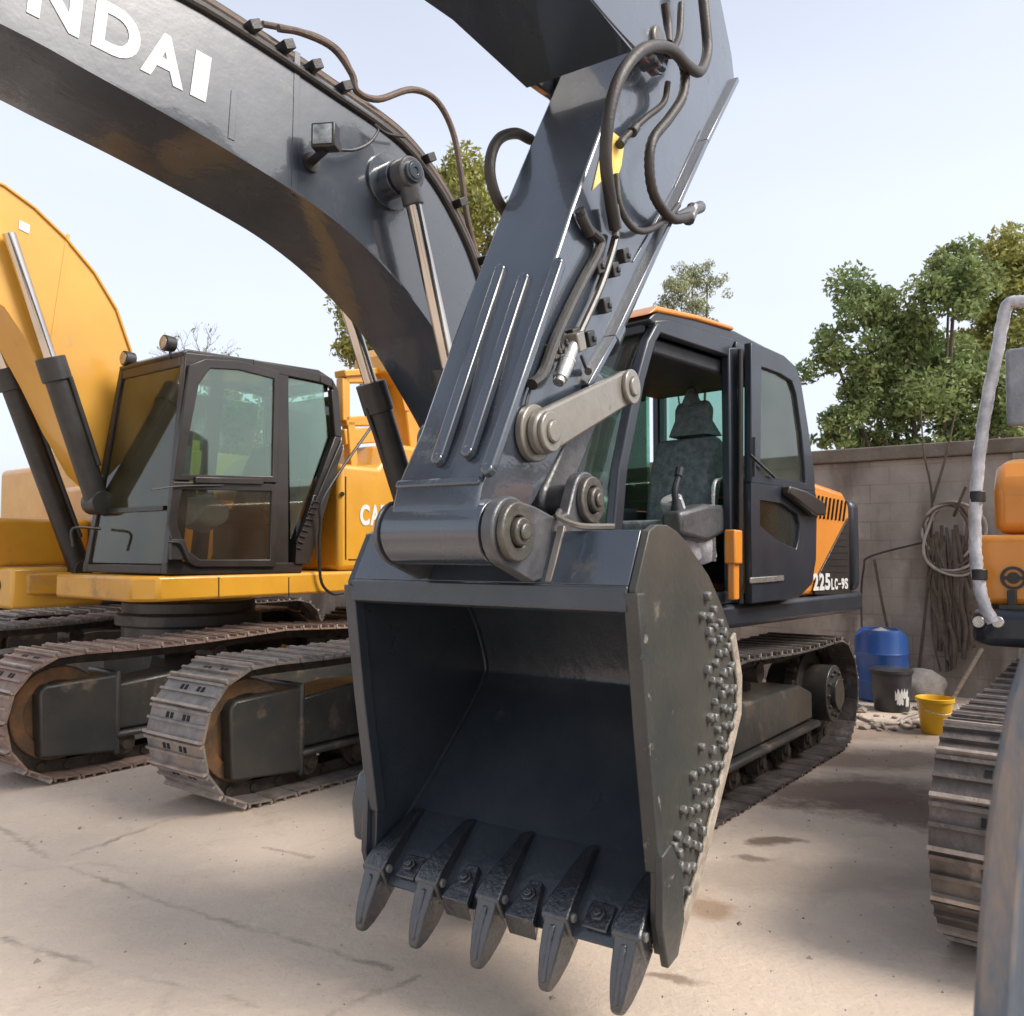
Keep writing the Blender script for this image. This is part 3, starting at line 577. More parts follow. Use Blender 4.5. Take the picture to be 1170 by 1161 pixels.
# seat and controls
se = MB(); se.prism([(.28, 1.62), (.30, 1.76), (-.18, 1.78), (-.30, 1.66), (-.2, 1.58)], .70, 1.16); se.prism([(-.14, 1.74), (-.30, 1.70), (-.46, 2.26), (-.40, 2.34), (-.30, 2.34), (-.2, 2.10)], .69, 1.17)
seat = se.build('seat', 'seat', cab, .05, seg=4)
hd = MB(); hd.prism([(-.36, 2.36), (-.47, 2.38), (-.50, 2.56), (-.42, 2.62), (-.36, 2.56)], .80, 1.06); hd.build('headrest', 'seat', seat, .04, seg=4)
pc = MB(); pc.add([(-.33, .78, 2.36), (-.33, 1.08, 2.36), (-.52, 1.10, 2.36), (-.52, .76, 2.36), (-.40, .88, 2.68), (-.45, .98, 2.60), (-.42, .93, 2.72)], [(0, 1, 4), (1, 5, 6, 4), (1, 2, 5), (2, 3, 6, 5), (3, 0, 4, 6)]); pc.build('plastic_cover', M['seat'], seat, .01)
sbm = MB(); sbm.box(-.25, .2, .74, 1.1, 1.29, 1.58); sbm.build('seat_base', 'dark', seat, .02)
for b in (.55, 1.26):
    c = MB(); c.prism([(.40, 1.66), (.42, 1.80), (.1, 1.86), (-.2, 1.86), (-.2, 1.70), (.1, 1.62)], b - .07, b + .07); con = c.build('armrest_console', 'cap' if b > 1 else 'dark', cab, .03, seg=3)
    j = MB(); j.tube([(.33, b, 1.80), (.36, b, 1.92), (.32, b, 2.02)], (.022, .018), 10); j.cyl((.33, b, 1.79), (.345, b, 1.88), .045, 14, .025); j.tube([(.32, b, 2.02), (.30, b, 2.07)], .026, 10); j.build('joystick', 'dark', con)
v = MB(); v.tube([(.70, .93, 1.30), (.66, .93, 1.60), (.72, .93, 1.9)], .018, 8); v.tube([(.70, .84, 1.30), (.66, .84, 1.60), (.72, .84, 1.9)], .018, 8); v.box(.55, .85, .75, 1.0, 1.29, 1.36); v.build('travel_lever', 'black', cab)
v = MB(); v.tube([U.p3(816, 642, 1.30), U.p3(815, 560, 1.30), U.p3(823, 549, 1.30), U.p3(832, 549, 1.30)], .013, 8, 5); v.build('grab_handle', 'silver', cab)
v = MB(); v.cyl(U.p3(766, 570, 1.2), U.p3(790, 640, 1.2), .07, 20); v.cyl(U.p3(790, 590, 1.2), U.p3(802, 640, 1.2), .1, 20); v.ring(U.p3(800, 620, 1.2), (0, 1, 0), .09, .13, .03); v.build('wrapped_lever_box', 'plastic', cab, .01)
k = MB(); k.box(-1.0, -.22, CB1 - .01, CB1 + .046, 1.30, 2.02); k.build('lower_panel', 'yellow', cab, .003)
# door swung fully back
DB = 1.43
dr_out = [U.pl(x, y, DB) for x, y in ((850, 393), (868, 399), (888, 408), (902, 421), (908, 440), (916, 490), (923, 545), (926, 580), (925, 640), (920, 668), (905, 683), (851, 690))]
def inset(o, i_, b0, b1, mb):        # frame between two outlines with equal counts
    n = len(o)
    vs = [(a, b0, z) for a, z in o] + [(a, b0, z) for a, z in i_] + [(a, b1, z) for a, z in o] + [(a, b1, z) for a, z in i_]
    fs = []
    for k in range(n):
        q = (k + 1) % n; fs += [(k, q, n + q, n + k), (2 * n + k, 3 * n + k, 3 * n + q, 2 * n + q), (k, 2 * n + k, 2 * n + q, q), (n + k, n + q, 3 * n + q, 3 * n + k)]
    mb.add(vs, fs)
up_o = dr_out[:7] + [U.pl(924, 562, DB), U.pl(850, 552, DB)]
up_i = [U.pl(x, y, DB) for x, y in ((862, 421), (868, 423), (884, 429), (897, 437), (902, 452), (908, 495), (912, 535), (913, 553), (861, 543))]
dm = MB(); inset(up_o, up_i, DB, DB + .05, dm)
lo_o = [U.pl(850, 552, DB), U.pl(888, 557, DB), U.pl(924, 562, DB)] + dr_out[7:]
lo_i = [U.pl(x, y, DB) for x, y in ((860, 572), (886, 576), (903, 588), (906, 600), (905, 616), (902, 628), (880, 618), (860, 601))]
inset(lo_o, lo_i, DB, DB + .05, dm) if len(lo_o) == len(lo_i) else None
door = dm.build('door', 'cabnavy', cab, .006)
gg = MB(); gg.prism(up_i, DB + .022, DB + .028); gg.build('door_window', 'glass', door)
gg = MB(); gg.prism(lo_i, DB + .022, DB + .028); gg.build('lower_window', 'clearglass', door)
hh = MB(); hh.prism([U.pl(x, y, DB) for x, y in ((885, 556), (905, 562), (926, 575), (928, 590), (915, 590), (895, 574), (884, 566))], DB + .05, DB + .11); hh.build('door_handle', 'cabblack', door, .015)
hh = MB(); hh.bar(U.p3(857, 664, DB + .058), U.p3(895, 661, DB + .058), .012, .035); hh.build('door_sill_plate', 'silver', door, .003)
hh = MB(); hh.tube([U.p3(857, 520, DB + .07), U.p3(885, 546, DB + .07)], .009, 6); hh.tube([U.p3(862, 500, DB + .06), U.p3(862, 545, DB + .06)], .008, 6); hh.build('wiper', 'black', door)
v = MB(); v.cyl(U.p3(846, 400, 1.42), U.p3(846, 690, 1.42), .018, 10); v.build('door_hinge_rod', 'cabblack', cab)
v = MB(); v.bar(U.p3(838, 612, 1.44), U.p3(838, 686, 1.44), .07, .05, (0, 1, 0)); v.bar(U.p3(838, 606, 1.45), U.p3(838, 645, 1.45), .10, .075, (0, 1, 0)); v.build('orange_latch_bar', 'orangemat', cab, .012, seg=3)
# boom of H
up_e = [(5.5, 4.05), (4.6, 4.10), (3.74, 4.16), (2.967, 4.13), (2.576, 4.10), (2.12, 4.063), (1.808, 3.997), (1.587, 3.90), (1.344, 3.70), (1.09, 3.40), (.9, 3.05), (.55, 2.4), (.18, 1.95)]
lo_e = [(.42, 1.70), (.75, 2.05), (1.05, 2.45), (1.339, 2.79), (1.465, 2.915), (1.647, 3.06), (1.912, 3.225), (2.207, 3.355), (2.517, 3.441), (2.99, 3.543), (3.397, 3.614), (3.733, 3.667), (4.6, 3.74), (5.5, 3.78)]
bm_ = MB(); bm_.prism(densify(up_e, 5) + densify(lo_e, 5), -.265, .265); hboom = hb(bm_, 'boom', 'navy', bevel=.006, smooth=28)
lo_d = densify(lo_e, 5)
fl_ = MB(); fl_.prism(lo_d + offs(lo_d, .012)[::-1], -.30, .30)
fl_.build('bottom_flange', 'navy', hboom)
sm = MB()
for x in (268, 340):
    y0, y1 = (105, 160) if x == 268 else (60, 225); p, q = U.p3(x, y0, .2665), U.p3(x - 4, y1, .2665); sm.bar(p, q, .004, .035, (1, 0, 0))
sm.build('weld_seam', 'navy', hboom, .0015)
# lettering
bl = lambda x: 52 + (x - 105) * .504
def lbox(ch, x0, x1, hgt): return (ch, U.pl(x0, bl(x0), .268), U.pl(x1, bl(x1), .268), (lambda q, r_: (q[0] - r_[0], q[1] - r_[1]))(U.pl((x0 + x1) / 2 + 7, bl((x0 + x1) / 2) - hgt, .268), U.pl((x0 + x1) / 2, bl((x0 + x1) / 2), .268)))
letters('boom_lettering', [lbox('A', 160, 209, 52), lbox('I', 217, 235, 51), lbox('D', 104, 157, 55), lbox('N', 30, 90, 58), lbox('U', -45, 12, 62), lbox('Y', -125, -62, 66), lbox('H', -215, -140, 70)], .267, .002, 'white', hboom)
# boom cylinders
for sgn in (1, -1):
    top = U.p3(465, 200, .42) if sgn > 0 else (U.pl(465, 200, .42)[0], -.42, U.pl(465, 200, .42)[1]); a_, z_ = top[0], top[2]
    foot = (.98 if sgn > 0 else .74, sgn * .42, 1.22)
    tv, fv = Vector((a_, sgn * .42, z_)), Vector(foot); dd = (fv - tv).normalized()
    c = MB(); c.cyl(tv + dd * 1.12, fv, .085, 28); c.cyl(tv + dd * 1.08, tv + dd * 1.28, .10, 28); c.tube([tuple(tv + dd * 1.3 + Vector((.12, 0, .03))), tuple(fv + Vector((.12, 0, .2)))], .016, 8, 0)
    co2 = hb(c, 'boom_cylinder', 'black', bevel=.006)
    r = MB(); r.cyl(tv, tv + dd * 1.3, .045, 24); r.build('piston_rod', 'chrome', co2)
    e = MB(); e.cyl(tv + Vector((0, -sgn * .05, 0)), tv + Vector((0, sgn * .05, 0)), .09, 28); e.cyl(tv + dd * .05, tv + dd * .17, .06, 24); e.build('rod_eye', 'cap', co2, .01)
pn = MB(); pn.cyl((a_, -.49, z_), (a_, .49, z_), .06, 28); pn.cyl((a_, .265, z_), (a_, .285, z_), .16, 36); pn.cyl((a_, .265, z_), (a_, .36, z_), .10, 30); pn.ring((a_, .49, z_), (0, 1, 0), .02, .045, .006); pn.build('cylinder_pin', 'navy', hboom, .006)
# boom top pipes and hoses
for k, (oy, ob) in enumerate(((0, .20), (5, .12), (10, .24), (-4, .04), (-7, -.06), (14, .27))):
    t = MB(); t.tube([U.p3(x, y + oy * .6 - 1, ob) for x, y in ((150, -40), (232, 3), (300, 46), (345, 76), (392, 108), (436, 138), (470, 168), (504, 214), (532, 268), (548, 312), (556, 345))], .021, 8, 4); t.build('boom_pipe', 'brownhose' if k in (0, 3) else 'hose', hboom)
t = MB(); t.tube([U.p3(x, y, .1) for x, y in ((318, 33), (345, 38), (380, 55), (402, 85), (408, 105), (432, 114), (470, 103), (498, 115), (517, 150), (527, 200), (534, 250), (546, 300))], .020, 10, 6); t.build('hydraulic_hose', 'brownhose', hboom)
t = MB(); t.tube([U.p3(x, y, .0) for x, y in ((300, 28), (335, 35), (365, 44), (390, 62), (406, 95))], .018, 10, 6); t.build('hydraulic_hose', 'brownhose', hboom)
for (x, y) in ((350, 82), (318, 60), (384, 106), (545, 300), (280, 38), (480, 186), (516, 236)):
    c = U.p3(x, y, .20); k = MB(); k.obox(c, (.028, 0, -.016), (0, .11, 0), (.012, 0, .022)); k.cyl((c[0], c[1], c[2] - .02), (c[0], c[1], c[2] + .04), .012, 8); k.build('pipe_clamp', 'black', hboom, .006)
# work light on the boom side
wl_c = U.p3(372, 158, .40); k = MB(); k.obox(wl_c, (.034, .022, 0), (-.036, .052, 0), (0, 0, .064)); wlo = k.build('work_light', 'black', hboom, .008)
k = MB(); k.obox((wl_c[0] + .036, wl_c[1] + .0235, wl_c[2]), (.003, .002, 0), (-.028, .041, 0), (0, 0, .050)); k.build('lamp_lens', 'lamp', wlo)
k = MB(); k.bar((wl_c[0], .27, wl_c[2] - .09), (wl_c[0], wl_c[1], wl_c[2] - .06), .03, .03); k.cyl((wl_c[0], .266, wl_c[2] - .09), (wl_c[0], .285, wl_c[2] - .09), .05, 16); k.cyl((wl_c[0] - .05, .40, wl_c[2] - .03), (wl_c[0] - .07, .43, wl_c[2] - .03), .025, 12); k.build('lamp_bracket', 'black', wlo)
k = MB(); k.tube([U.p3(x, y, .33) for x, y in ((385, 172), (405, 172), (422, 164), (432, 150), (428, 143), (442, 153), (462, 157))], .008, 8, 6); k.build('lamp_cable', 'black', wlo)
ck = MB(); ck.prism([(.10, 1.24), (.30, 1.24), (.95, 1.24), (.75, 1.6), (.42, 1.86), (.1, 2.0)], .27, .33); ck.prism([(.10, 1.24), (.30, 1.24), (.95, 1.24), (.75, 1.6), (.42, 1.86), (.1, 2.0)], -.33, -.27); hb(ck, 'boom_bracket', 'cabnavy', bevel=.01)

# ================================================================== machine C: yellow with closed black cab
CC = dt(7.5, 4.73); C = Fr(CC, 37.4)
cr_ = empty('excavator', C.w(0, 0), C.rz, 'yellow excavator with closed black-brown cab and black boom cylinders standing left of the bucket', 'excavator')
undercarriage(cr_, 'rustshoe', 'shoe')
def cb(mb, name, m, parent=cr_, bevel=0, **k): return mb.build(name, m, parent, bevel, **k)
def cp(*q, b=1.4): return [C.pl(x, y, b) for x, y in q]
d_ = MB(); d_.plan([(1.30, .08), (1.30, 1.25), (1.15, 1.40), (-2.1, 1.40), (-2.45, 1.2), (-2.7, .6), (-2.75, 0), (-2.7, -.6), (-2.45, -1.2), (-2.1, -1.4), (1.3, -1.4), (1.3, -.45), (.8, -.35), (.8, .08)], 1.18, 1.375)
cb(d_, 'deck', 'yellow', bevel=.025)
h_ = MB(); h_.prism([(-.66, 1.38), (-2.2, 1.38), (-2.2, 2.62), (-1.40, 2.64), (-1.15, 2.38), (-.66, 2.38)], -1.36, 1.36); chs = cb(h_, 'engine_house', 'yellow', bevel=.05, seg=3)
cw = MB(); cw.plan([(-2.2, 1.38), (-2.45, 1.2), (-2.7, .6), (-2.75, 0), (-2.7, -.6), (-2.45, -1.2), (-2.2, -1.38)], 1.38, 2.45); cb(cw, 'counterweight', 'yellow', bevel=.08, seg=4)
k = MB(); 
for x in (361, 395): p, q = C.p3(x, 640, 1.362), C.p3(x, 545, 1.362); k.bar(p, q, .004, .014, (1, 0, 0))
k.build('panel_seam', 'hole', chs)
k = MB()
for (x, y) in ((391, 565), (420, 613)): k.cyl(C.p3(x, y, 1.355), C.p3(x, y, 1.372), .022, 12)
k.build('panel_latch', 'black', chs)
letters('maker_lettering', tl('CAT', 411, 446, 601, 601, .20, 1.365, C, .06), 1.362, .004, 'white', chs)
k = MB()
for x in (250, 330): p, q = C.p3(x, 660, 1.401), C.p3(x, 683, 1.401); k.bar(p, q, .003, .010, (1, 0, 0))
p, q = C.p3(398, 640, 1.362), C.p3(470, 640, 1.362); k.bar(p, q, .003, .012)
k.build('panel_seam', 'hole', chs)
# guard frame on the house
gd = MB(); 
def rect(x0, x1, y0, y1, b, mb, w=.07):
    for p, q in (((x0, y0), (x1, y0)), ((x1, y0), (x1, y1)), ((x1, y1), (x0, y1)), ((x0, y1), (x0, y0))):
        P, Q = C.p3(*p, b), C.p3(*q, b); mb.bar(P, Q, w, w, (0, 1, 0))
rect(392, 436, 433, 482, .95, gd, .10); gd.bar(C.p3(388, 428, .95), C.p3(447, 424, .95), .16, .07); gd.bar(C.p3(398, 482, .95), C.p3(402, 540, .95), .10, .1, (0, 1, 0)); gd.bar(C.p3(434, 482, .95), C.p3(440, 540, .95), .10, .1, (0, 1, 0)); gd.bar(C.p3(392, 500, .95), C.p3(440, 497, .95), .06, .16)
cb(gd, 'guard_frame', 'yellow', bevel=.012)
# cab
side = cp((212, 403), (290, 411), (366, 427), (380, 433), (387, 447), (391, 500), (367, 566), (350, 622), (345, 655), (190, 657))
def cabside(b):
    mb = MB()
    def pil(pts, w, hh=.06):
        for p, q in zip(pts, pts[1:]): mb.prism([p, (p[0] - w, p[1]), (q[0] - w, q[1]), q], b - .03, b + .03)
    F0, F1 = side[0], side[-1]
    pil([F0, F1], .13)
    R_ = side[4:9]
    for p, q in zip(R_, R_[1:]): mb.prism([p, q, (q[0] + .085, q[1]), (p[0] + .085, p[1])], b - .03, b + .03)
    T_ = side[:5]
    for p, q in zip(T_, T_[1:]): mb.prism([p, q, (q[0], q[1] - .085), (p[0], p[1] - .085)], b - .031, b + .031)
    mb.prism([F1, side[8], (side[8][0], side[8][1] + .09), (F1[0], F1[1] + .09)], b - .031, b + .031)
    mb.prism(cp((316, 420), (330, 424), (330, 650), (314, 650)), b - .029, b + .029)
    return mb
mb = cabside(1.37); mb2 = cabside(.43); mb.v, mb.f = mb.v, mb.f; mb.add(mb2.v, mb2.f)
F0, F1, RT, RB = side[0], side[-1], side[3], side[8]
mb.box(F0[0] - .13, F0[0], .46, 1.34, F0[1] - .10, F0[1] - .004); mb.box(F1[0] - .1, F1[0], .46, 1.34, F1[1], F1[1] + .07); mb.box(RT[0], RT[0] + .08, .46, 1.34, RT[1] - .12, RT[1] - .02)
def taper(m_):                      # the cab is wider at its foot than at its roof
    m_.v = [(x, 1.40 - (1.40 - y) * (1 + .30 * (3.12 - z) / 1.72), z) for x, y, z in m_.v]; return m_
taper(mb)
ccab = cb(mb, 'cab', 'cabblack', bevel=.008)
rf = MB(); rf.prism([(F0[0] + .02, F0[1] + .002), (F0[0] - .03, F0[1] + .035), (side[2][0], side[2][1] + .035), (RT[0] - .02, RT[1] + .002), (side[2][0], side[2][1] - .03), (F0[0], F0[1] - .03)], .42, 1.38); rf.build('roof', 'cabblack', ccab, .012)
# door frame + glasses
dB = 1.402
upo = cp((214, 418), (232, 411), (270, 413), (317, 425), (315, 552), (196, 549), b=dB); upi = cp((225, 440), (238, 422), (272, 424), (311, 434), (309, 545), (205, 543), b=dB)
dm = MB(); inset(upo, upi, dB, dB + .03, dm)
loo = cp((196, 551), (315, 554), (313, 648), (222, 648), (200, 636), (190, 600), b=dB); loi = cp((206, 560), (308, 562), (306, 640), (226, 640), (208, 626), (200, 598), b=dB)
inset(loo, loi, dB, dB + .03, dm); dm.bar(C.p3(222, 549, dB + .035), C.p3(300, 551, dB + .035), .035, .05)
cdo = dm.build('door', 'cabblack', ccab, .006)
k = MB(); k.prism(upi, dB + .012, dB + .017); k.build('door_window', 'glass', cdo)
k = MB(); k.prism(loi, dB + .012, dB + .017); k.build('lower_window', 'glasslow', cdo)
k = MB(); k.prism(cp((190, 617), (205, 617), (212, 640), (190, 640), b=dB), dB + .03, dB + .075); k.tube([C.p3(192, 620, dB + .09), C.p3(206, 622, dB + .09), C.p3(216, 642, dB + .09)], .010, 8); k.build('door_handle', 'black', cdo, .008)
k = MB(); k.tube([C.p3(173, 560, 1.45), C.p3(205, 556, 1.45), C.p3(255, 555, 1.44)], .007, 6); k.build('grab_rail', 'cabblack', ccab)
k = MB(); k.prism(cp((331, 432), (371, 440), (376, 500), (350, 575), (334, 616)), 1.372, 1.378); k.build('rear_side_window', 'glass', ccab)
k = MB(); k.prism(cp((389, 503), (391, 512), (352, 645), (336, 645), (338, 618), (358, 575)), 1.402, 1.42); pn_ = k.build('rear_corner_panel', 'cabblack', ccab, .006)
k = MB()
for i in range(9): k.bar(C.p3(366 - i * 2.7, 575 + i * 6.6, 1.428), C.p3(356 - i * 2.2, 573 + i * 6.6, 1.428), .012, .012)
k.build('louvre', 'cabblack', pn_, .003)
k = MB(); k.tube([C.p3(430, 480, 1.5), C.p3(372, 565, 1.5), C.p3(366, 600, 1.48), C.p3(366, 660, 1.45), C.p3(378, 678, 1.44), C.p3(392, 678, 1.44)], .014, 8, 5); cb(k, 'mirror_arm', 'black')
# windshield (slopes), lower front glass and front frame
def fa(z): return F1[0] + (F0[0] - F1[0]) * (z - F1[1]) / (F0[1] - F1[1])
zt, zm, zb = F0[1] - .10, 1.90, F1[1] + .08
def fbar(b0, z0, b1, z1, w, mb): mb.bar((fa(z0) - .02, b0, z0), (fa(z1) - .02, b1, z1), w, .05, (1, 0, 0))
k = MB(); fbar(.46, zm, 1.30, zm, .035, k); taper(k).build('windshield_bar', 'cabblack', ccab)
for nm, z0, z1, g_ in (('windshield', zm + .02, zt, 'glassbrown'), ('lower_windshield', zb, zm - .02, 'glassbrown')):
    k = MB(); k.add([(fa(z) - o_, b, z) for z in (z0, z1) for b in (.46, 1.32) for o_ in (.02, .026)], [(0, 2, 6, 4), (1, 5, 7, 3), (0, 1, 3, 2), (4, 6, 7, 5), (0, 4, 5, 1), (2, 3, 7, 6)]); taper(k).build(nm, g_, ccab)
k = MB(); k.box(RB[0] - .02, RB[0] + .02, .46, 1.34, 1.46, 2.2); k.box(RB[0], 1.05, .46, 1.34, 1.40, 1.45); k.build('cab_lining', 'dark', ccab)
k = MB(); k.box(-.58, -.575, .46, 1.34, 2.25, 3.0); k.build('rear_window', 'glass', ccab)
k = MB(); k.add([(fa(z) - .1 if f_ else -.45, .425, z) for f_, z in ((1, 2.05), (1, 3.0), (0, 3.0), (0, 2.05))], [(0, 1, 2, 3)]); o_ = taper(k).build('right_window', 'glass', ccab); md = o_.modifiers.new('thickness', 'SOLIDIFY'); md.thickness = .006
k = MB(); k.prism([(.45, 1.78), (.45, 1.92), (.05, 1.92), (-.1, 1.80)], .68, 1.16); k.prism([(.06, 1.9), (-.12, 1.86), (-.28, 2.5), (-.18, 2.55), (-.05, 2.3)], .70, 1.14); k.box(-.1, .3, .78, 1.06, 1.45, 1.8); cs = k.build('seat', 'dark', ccab, .04, seg=3)
k = MB(); k.prism([(.80, 1.85), (.84, 2.05), (.70, 2.10), (.64, 1.86)], 1.0, 1.16); k.box(.7, .78, .6, .75, 2.1, 2.32); k.tube([(.75, .68, 1.46), (.75, .68, 2.12)], .02, 8); k.build('console', 'dark', ccab, .01)
rag = MB()
bm = bmesh.new(); bmesh.ops.create_icosphere(bm, subdivisions=3, radius=1)
for v in bm.verts:
    n_ = math.sin(v.co.x * 7 + v.co.z * 4) * .08 + math.sin(v.co.y * 9 + 1) * .07; v.co = v.co * (1 + n_)
rag.add([(.62 + v.co.x * .24, 1.12 + v.co.y * .15, 1.88 + v.co.z * .15) for v in bm.verts], [tuple(v.index for v in f.verts) for f in bm.faces]); bm.free()
rg = rag.build('cloth_bundle', 'clothblue', None); tag(rg, 'pale blue cloth bundle lying on the seat inside the black-brown cab', 'cloth')
rg.location = C.w(0, 0); rg.rotation_euler.z = C.rz
me = rg.data; 
cen = Vector((.62, 1.12, 1.73)); 
for v in me.vertices: v.co -= cen
rg.location = C.w(.62, 1.12, 1.73)
for (x, y, b) in ((122, 410, .5), (192, 393, 1.2)):
    p = C.pl(x, y, b) if b > 1 else (F0[0] - .02, C.pl(192, 393, 1.2)[1] - .02)
    k = MB(); k.cyl((p[0] - .05, b, p[1]), (p[0] + .04, b, p[1]), .06, 20, .065); k.bar((p[0] - .02, b, p[1] - .12), (p[0] - .02, b, p[1]), .02, .02, (1, 0, 0)); lo_ = k.build('roof_light', 'black', ccab, .006)
    k = MB(); k.cyl((p[0] + .041, b, p[1]), (p[0] + .046, b, p[1]), .052, 20); k.build('lamp_lens', 'lamp', lo_)
k = MB(); k.tube([(F1[0], .40, 1.75), (F1[0] + .2, .34, 1.75), (F1[0] + .2, .34, 1.60)], .012, 8); cb(k, 'front_handrail', 'black')
# boom of C (centre line) and cylinders
def cpl(b, *q): return [C.pl(x, y, b) for x, y in q]
outer = cpl(.25, (-160, 165), (-60, 180), (5, 210), (40, 236), (75, 270), (108, 310), (133, 352), (150, 402), (160, 470), (165, 560))
inn = cpl(.25, (215, 640), (160, 590), (108, 540), (80, 490), (55, 437), (30, 390), (4, 352), (-60, 310), (-160, 280))
k = MB(); k.prism(outer + inn, -.25, .25); cbo = cb(k, 'boom', 'lightyellow', bevel=.01)
k = MB()
for A, B in zip(outer[:-3], outer[1:-2]): k.bar((A[0], .25, A[1] - .02), (B[0], .25, B[1] - .02), .02, .035, (0, 1, 0))
k.build('boom_pipe', 'yellow', cbo, .004)
k = MB(); p, q = C.p3(78, 268, .252), C.p3(52, 440, .252); k.bar(p, q, .004, .03, (1, 0, 0)); k.build('weld_seam', 'lightyellow', cbo, .0015)
k = MB(); k.prism(cpl(.25, (22, 252), (34, 258), (33, 268), (21, 262)), .252, .256); k.build('warning_sticker', 'white', cbo)
for b, (r0, r1, c0, c1, ft) in ((-.42, ((-30, 345), (22, 432), (8, 424), (62, 560), (92, 652))), (.33, ((-30, 215), (62, 425), (58, 412), (75, 470), (112, 575)))):
    k = MB(); P = lambda q: Vector(C.p3(*q, b)); k.cyl(P(c0), P(ft), .095, 28); dd = (P(ft) - P(c0)).normalized(); k.cyl(P(c0) - dd * .02, P(c0) + dd * .17, .115, 28); off = Vector((-.06, .09, .02)); k.tube([tuple(P(c0) + dd * .15 + off), tuple(P(ft) - dd * .3 + off)], .02, 10, 0); k.cyl(P(ft) + Vector((0, -.1, 0)), P(ft) + Vector((0, .1, 0)), .1, 24)
    co_ = cb(k, 'boom_cylinder', 'black', bevel=.006)
    k = MB(); k.cyl(P(c0) - dd * 1.0, P(c0) + dd * .05, .05, 24); k.build('piston_rod', 'chrome', co_)
# right front tool box, with lower step and round hole
k = MB(); k.box(.62, 1.52, -1.38, -.72, 1.43, 1.86); tb_ = cb(k, 'tool_box', 'yellow', bevel=.04, seg=3)
k = MB(); k.box(.6, 1.42, -1.36, -.46, 1.06, 1.42); st_ = cb(k, 'step_box', 'lightyellow', bevel=.03)
k = MB(); k.cyl((1.415, -.72, 1.26), (1.425, -.72, 1.26), .055, 24); k.build('step_hole', 'hole', st_)
k = MB(); k.box(-.6, .6, -1.36, -.45, 1.38, 2.2); cb(k, 'tank', 'yellow', bevel=.05)

# ================================================================== machines further off: K (left edge), M (behind, boom arch)
def plain_excavator(o_dt, deg, label, sc=1., boom=None, extras=None):
    fr = Fr(o_dt, deg); r = empty('excavator', fr.w(0, 0), fr.rz, label, 'excavator', 'yellow excavators in the back row'); undercarriage(r, 'darkshoe', 'darkshoe', detail=False)
    k = MB(); k.plan([(1.3, -1.4), (1.3, 1.4), (-2.1, 1.4), (-2.5, 1.15), (-2.72, .5), (-2.72, -.5), (-2.5, -1.15), (-2.1, -1.4)], 1.1, 1.32); k.build('deck', 'yellow', r, .03)
    k = MB(); k.prism([(-.2, 1.33), (-2.15, 1.33), (-2.15, 2.15), (-2.0, 2.3), (-.2, 2.3)], -1.37, 1.37); hs_ = k.build('engine_house', 'yellow', r, .06, seg=3)
    k = MB(); k.plan([(-2.16, 1.38), (-2.5, 1.13), (-2.72, .5), (-2.72, -.5), (-2.5, -1.13), (-2.16, -1.38)], 1.33, 2.2); k.build('counterweight', 'yellow', r, .08, seg=4)
    k = MB()
    for b in (1.372, -1.372):
        for a in (-.9, -1.5): k.bar((a, b, 1.42), (a, b, 2.2), .004, .015, (1, 0, 0))
    k.build('panel_seam', 'hole', hs_)
    return fr, r, hs_
Kf, Kr, Kh = plain_excavator(dt(11.35, 6.1), 37.4, 'yellow excavator half cut off at the left edge, behind the black boom cylinders')
k = MB(); k.box(-.2, 1.28, .45, 1.38, 1.33, 2.78); k.box(-.2, 1.0, -1.37, .40, 1.33, 2.66); k.build('side_panel', 'yellow', Kr, .08, seg=3)
k = MB()
for a in (-.15, .45, 1.1): k.cyl((a, 1.3, 2.76), (a, 1.3, 3.2), .025, 10)
k.tube([(-.15, 1.3, 3.2), (1.1, 1.3, 3.2), (1.15, .6, 3.2)], .025, 10, 0); k.box(-2.1, -.2, -1.2, 1.3, 2.31, 2.86); k.box(-.6, .2, .1, .9, 2.8, 3.05); k.bar((1.2, 1.2, 2.8), (.2, .9, 3.3), .12, .12); k.bar((-.4, 1.2, 2.8), (.3, .9, 3.3), .10, .10); k.build('handrail', 'yellow', Kr, .01)
k = MB(); k.prism(arc((1.02, 1.70), .20, 0, 345, 22), 1.382, 1.39); eo = k.build('round_sticker', 'redsticker', Kr)
letters('sticker_lettering', [('T', (1.06, 1.60), (.93, 1.60), (0, .2))], 1.391, .003, 'white', eo)
Mf, Mr, Mh = plain_excavator(dt(6.6, 9.0), 37.4, 'yellow excavator almost hidden behind the black-brown cab machine, only its arched boom showing')
def mp(*q): return [Mf.pl(x, y, .25) for x, y in q]
k = MB(); k.prism(mp((441, 425), (443, 405), (452, 395), (470, 398), (486, 425), (496, 470), (506, 540), (512, 640), (470, 640), (470, 520), (464, 470), (456, 440)), -.25, .25); mbo = k.build('boom', 'yellow', Mr, .015)
k = MB(); k.prism(mp((452, 425), (458, 428), (468, 470), (462, 470)), .252, .262); k.build('boom_gusset', 'orangemat', mbo, .004)

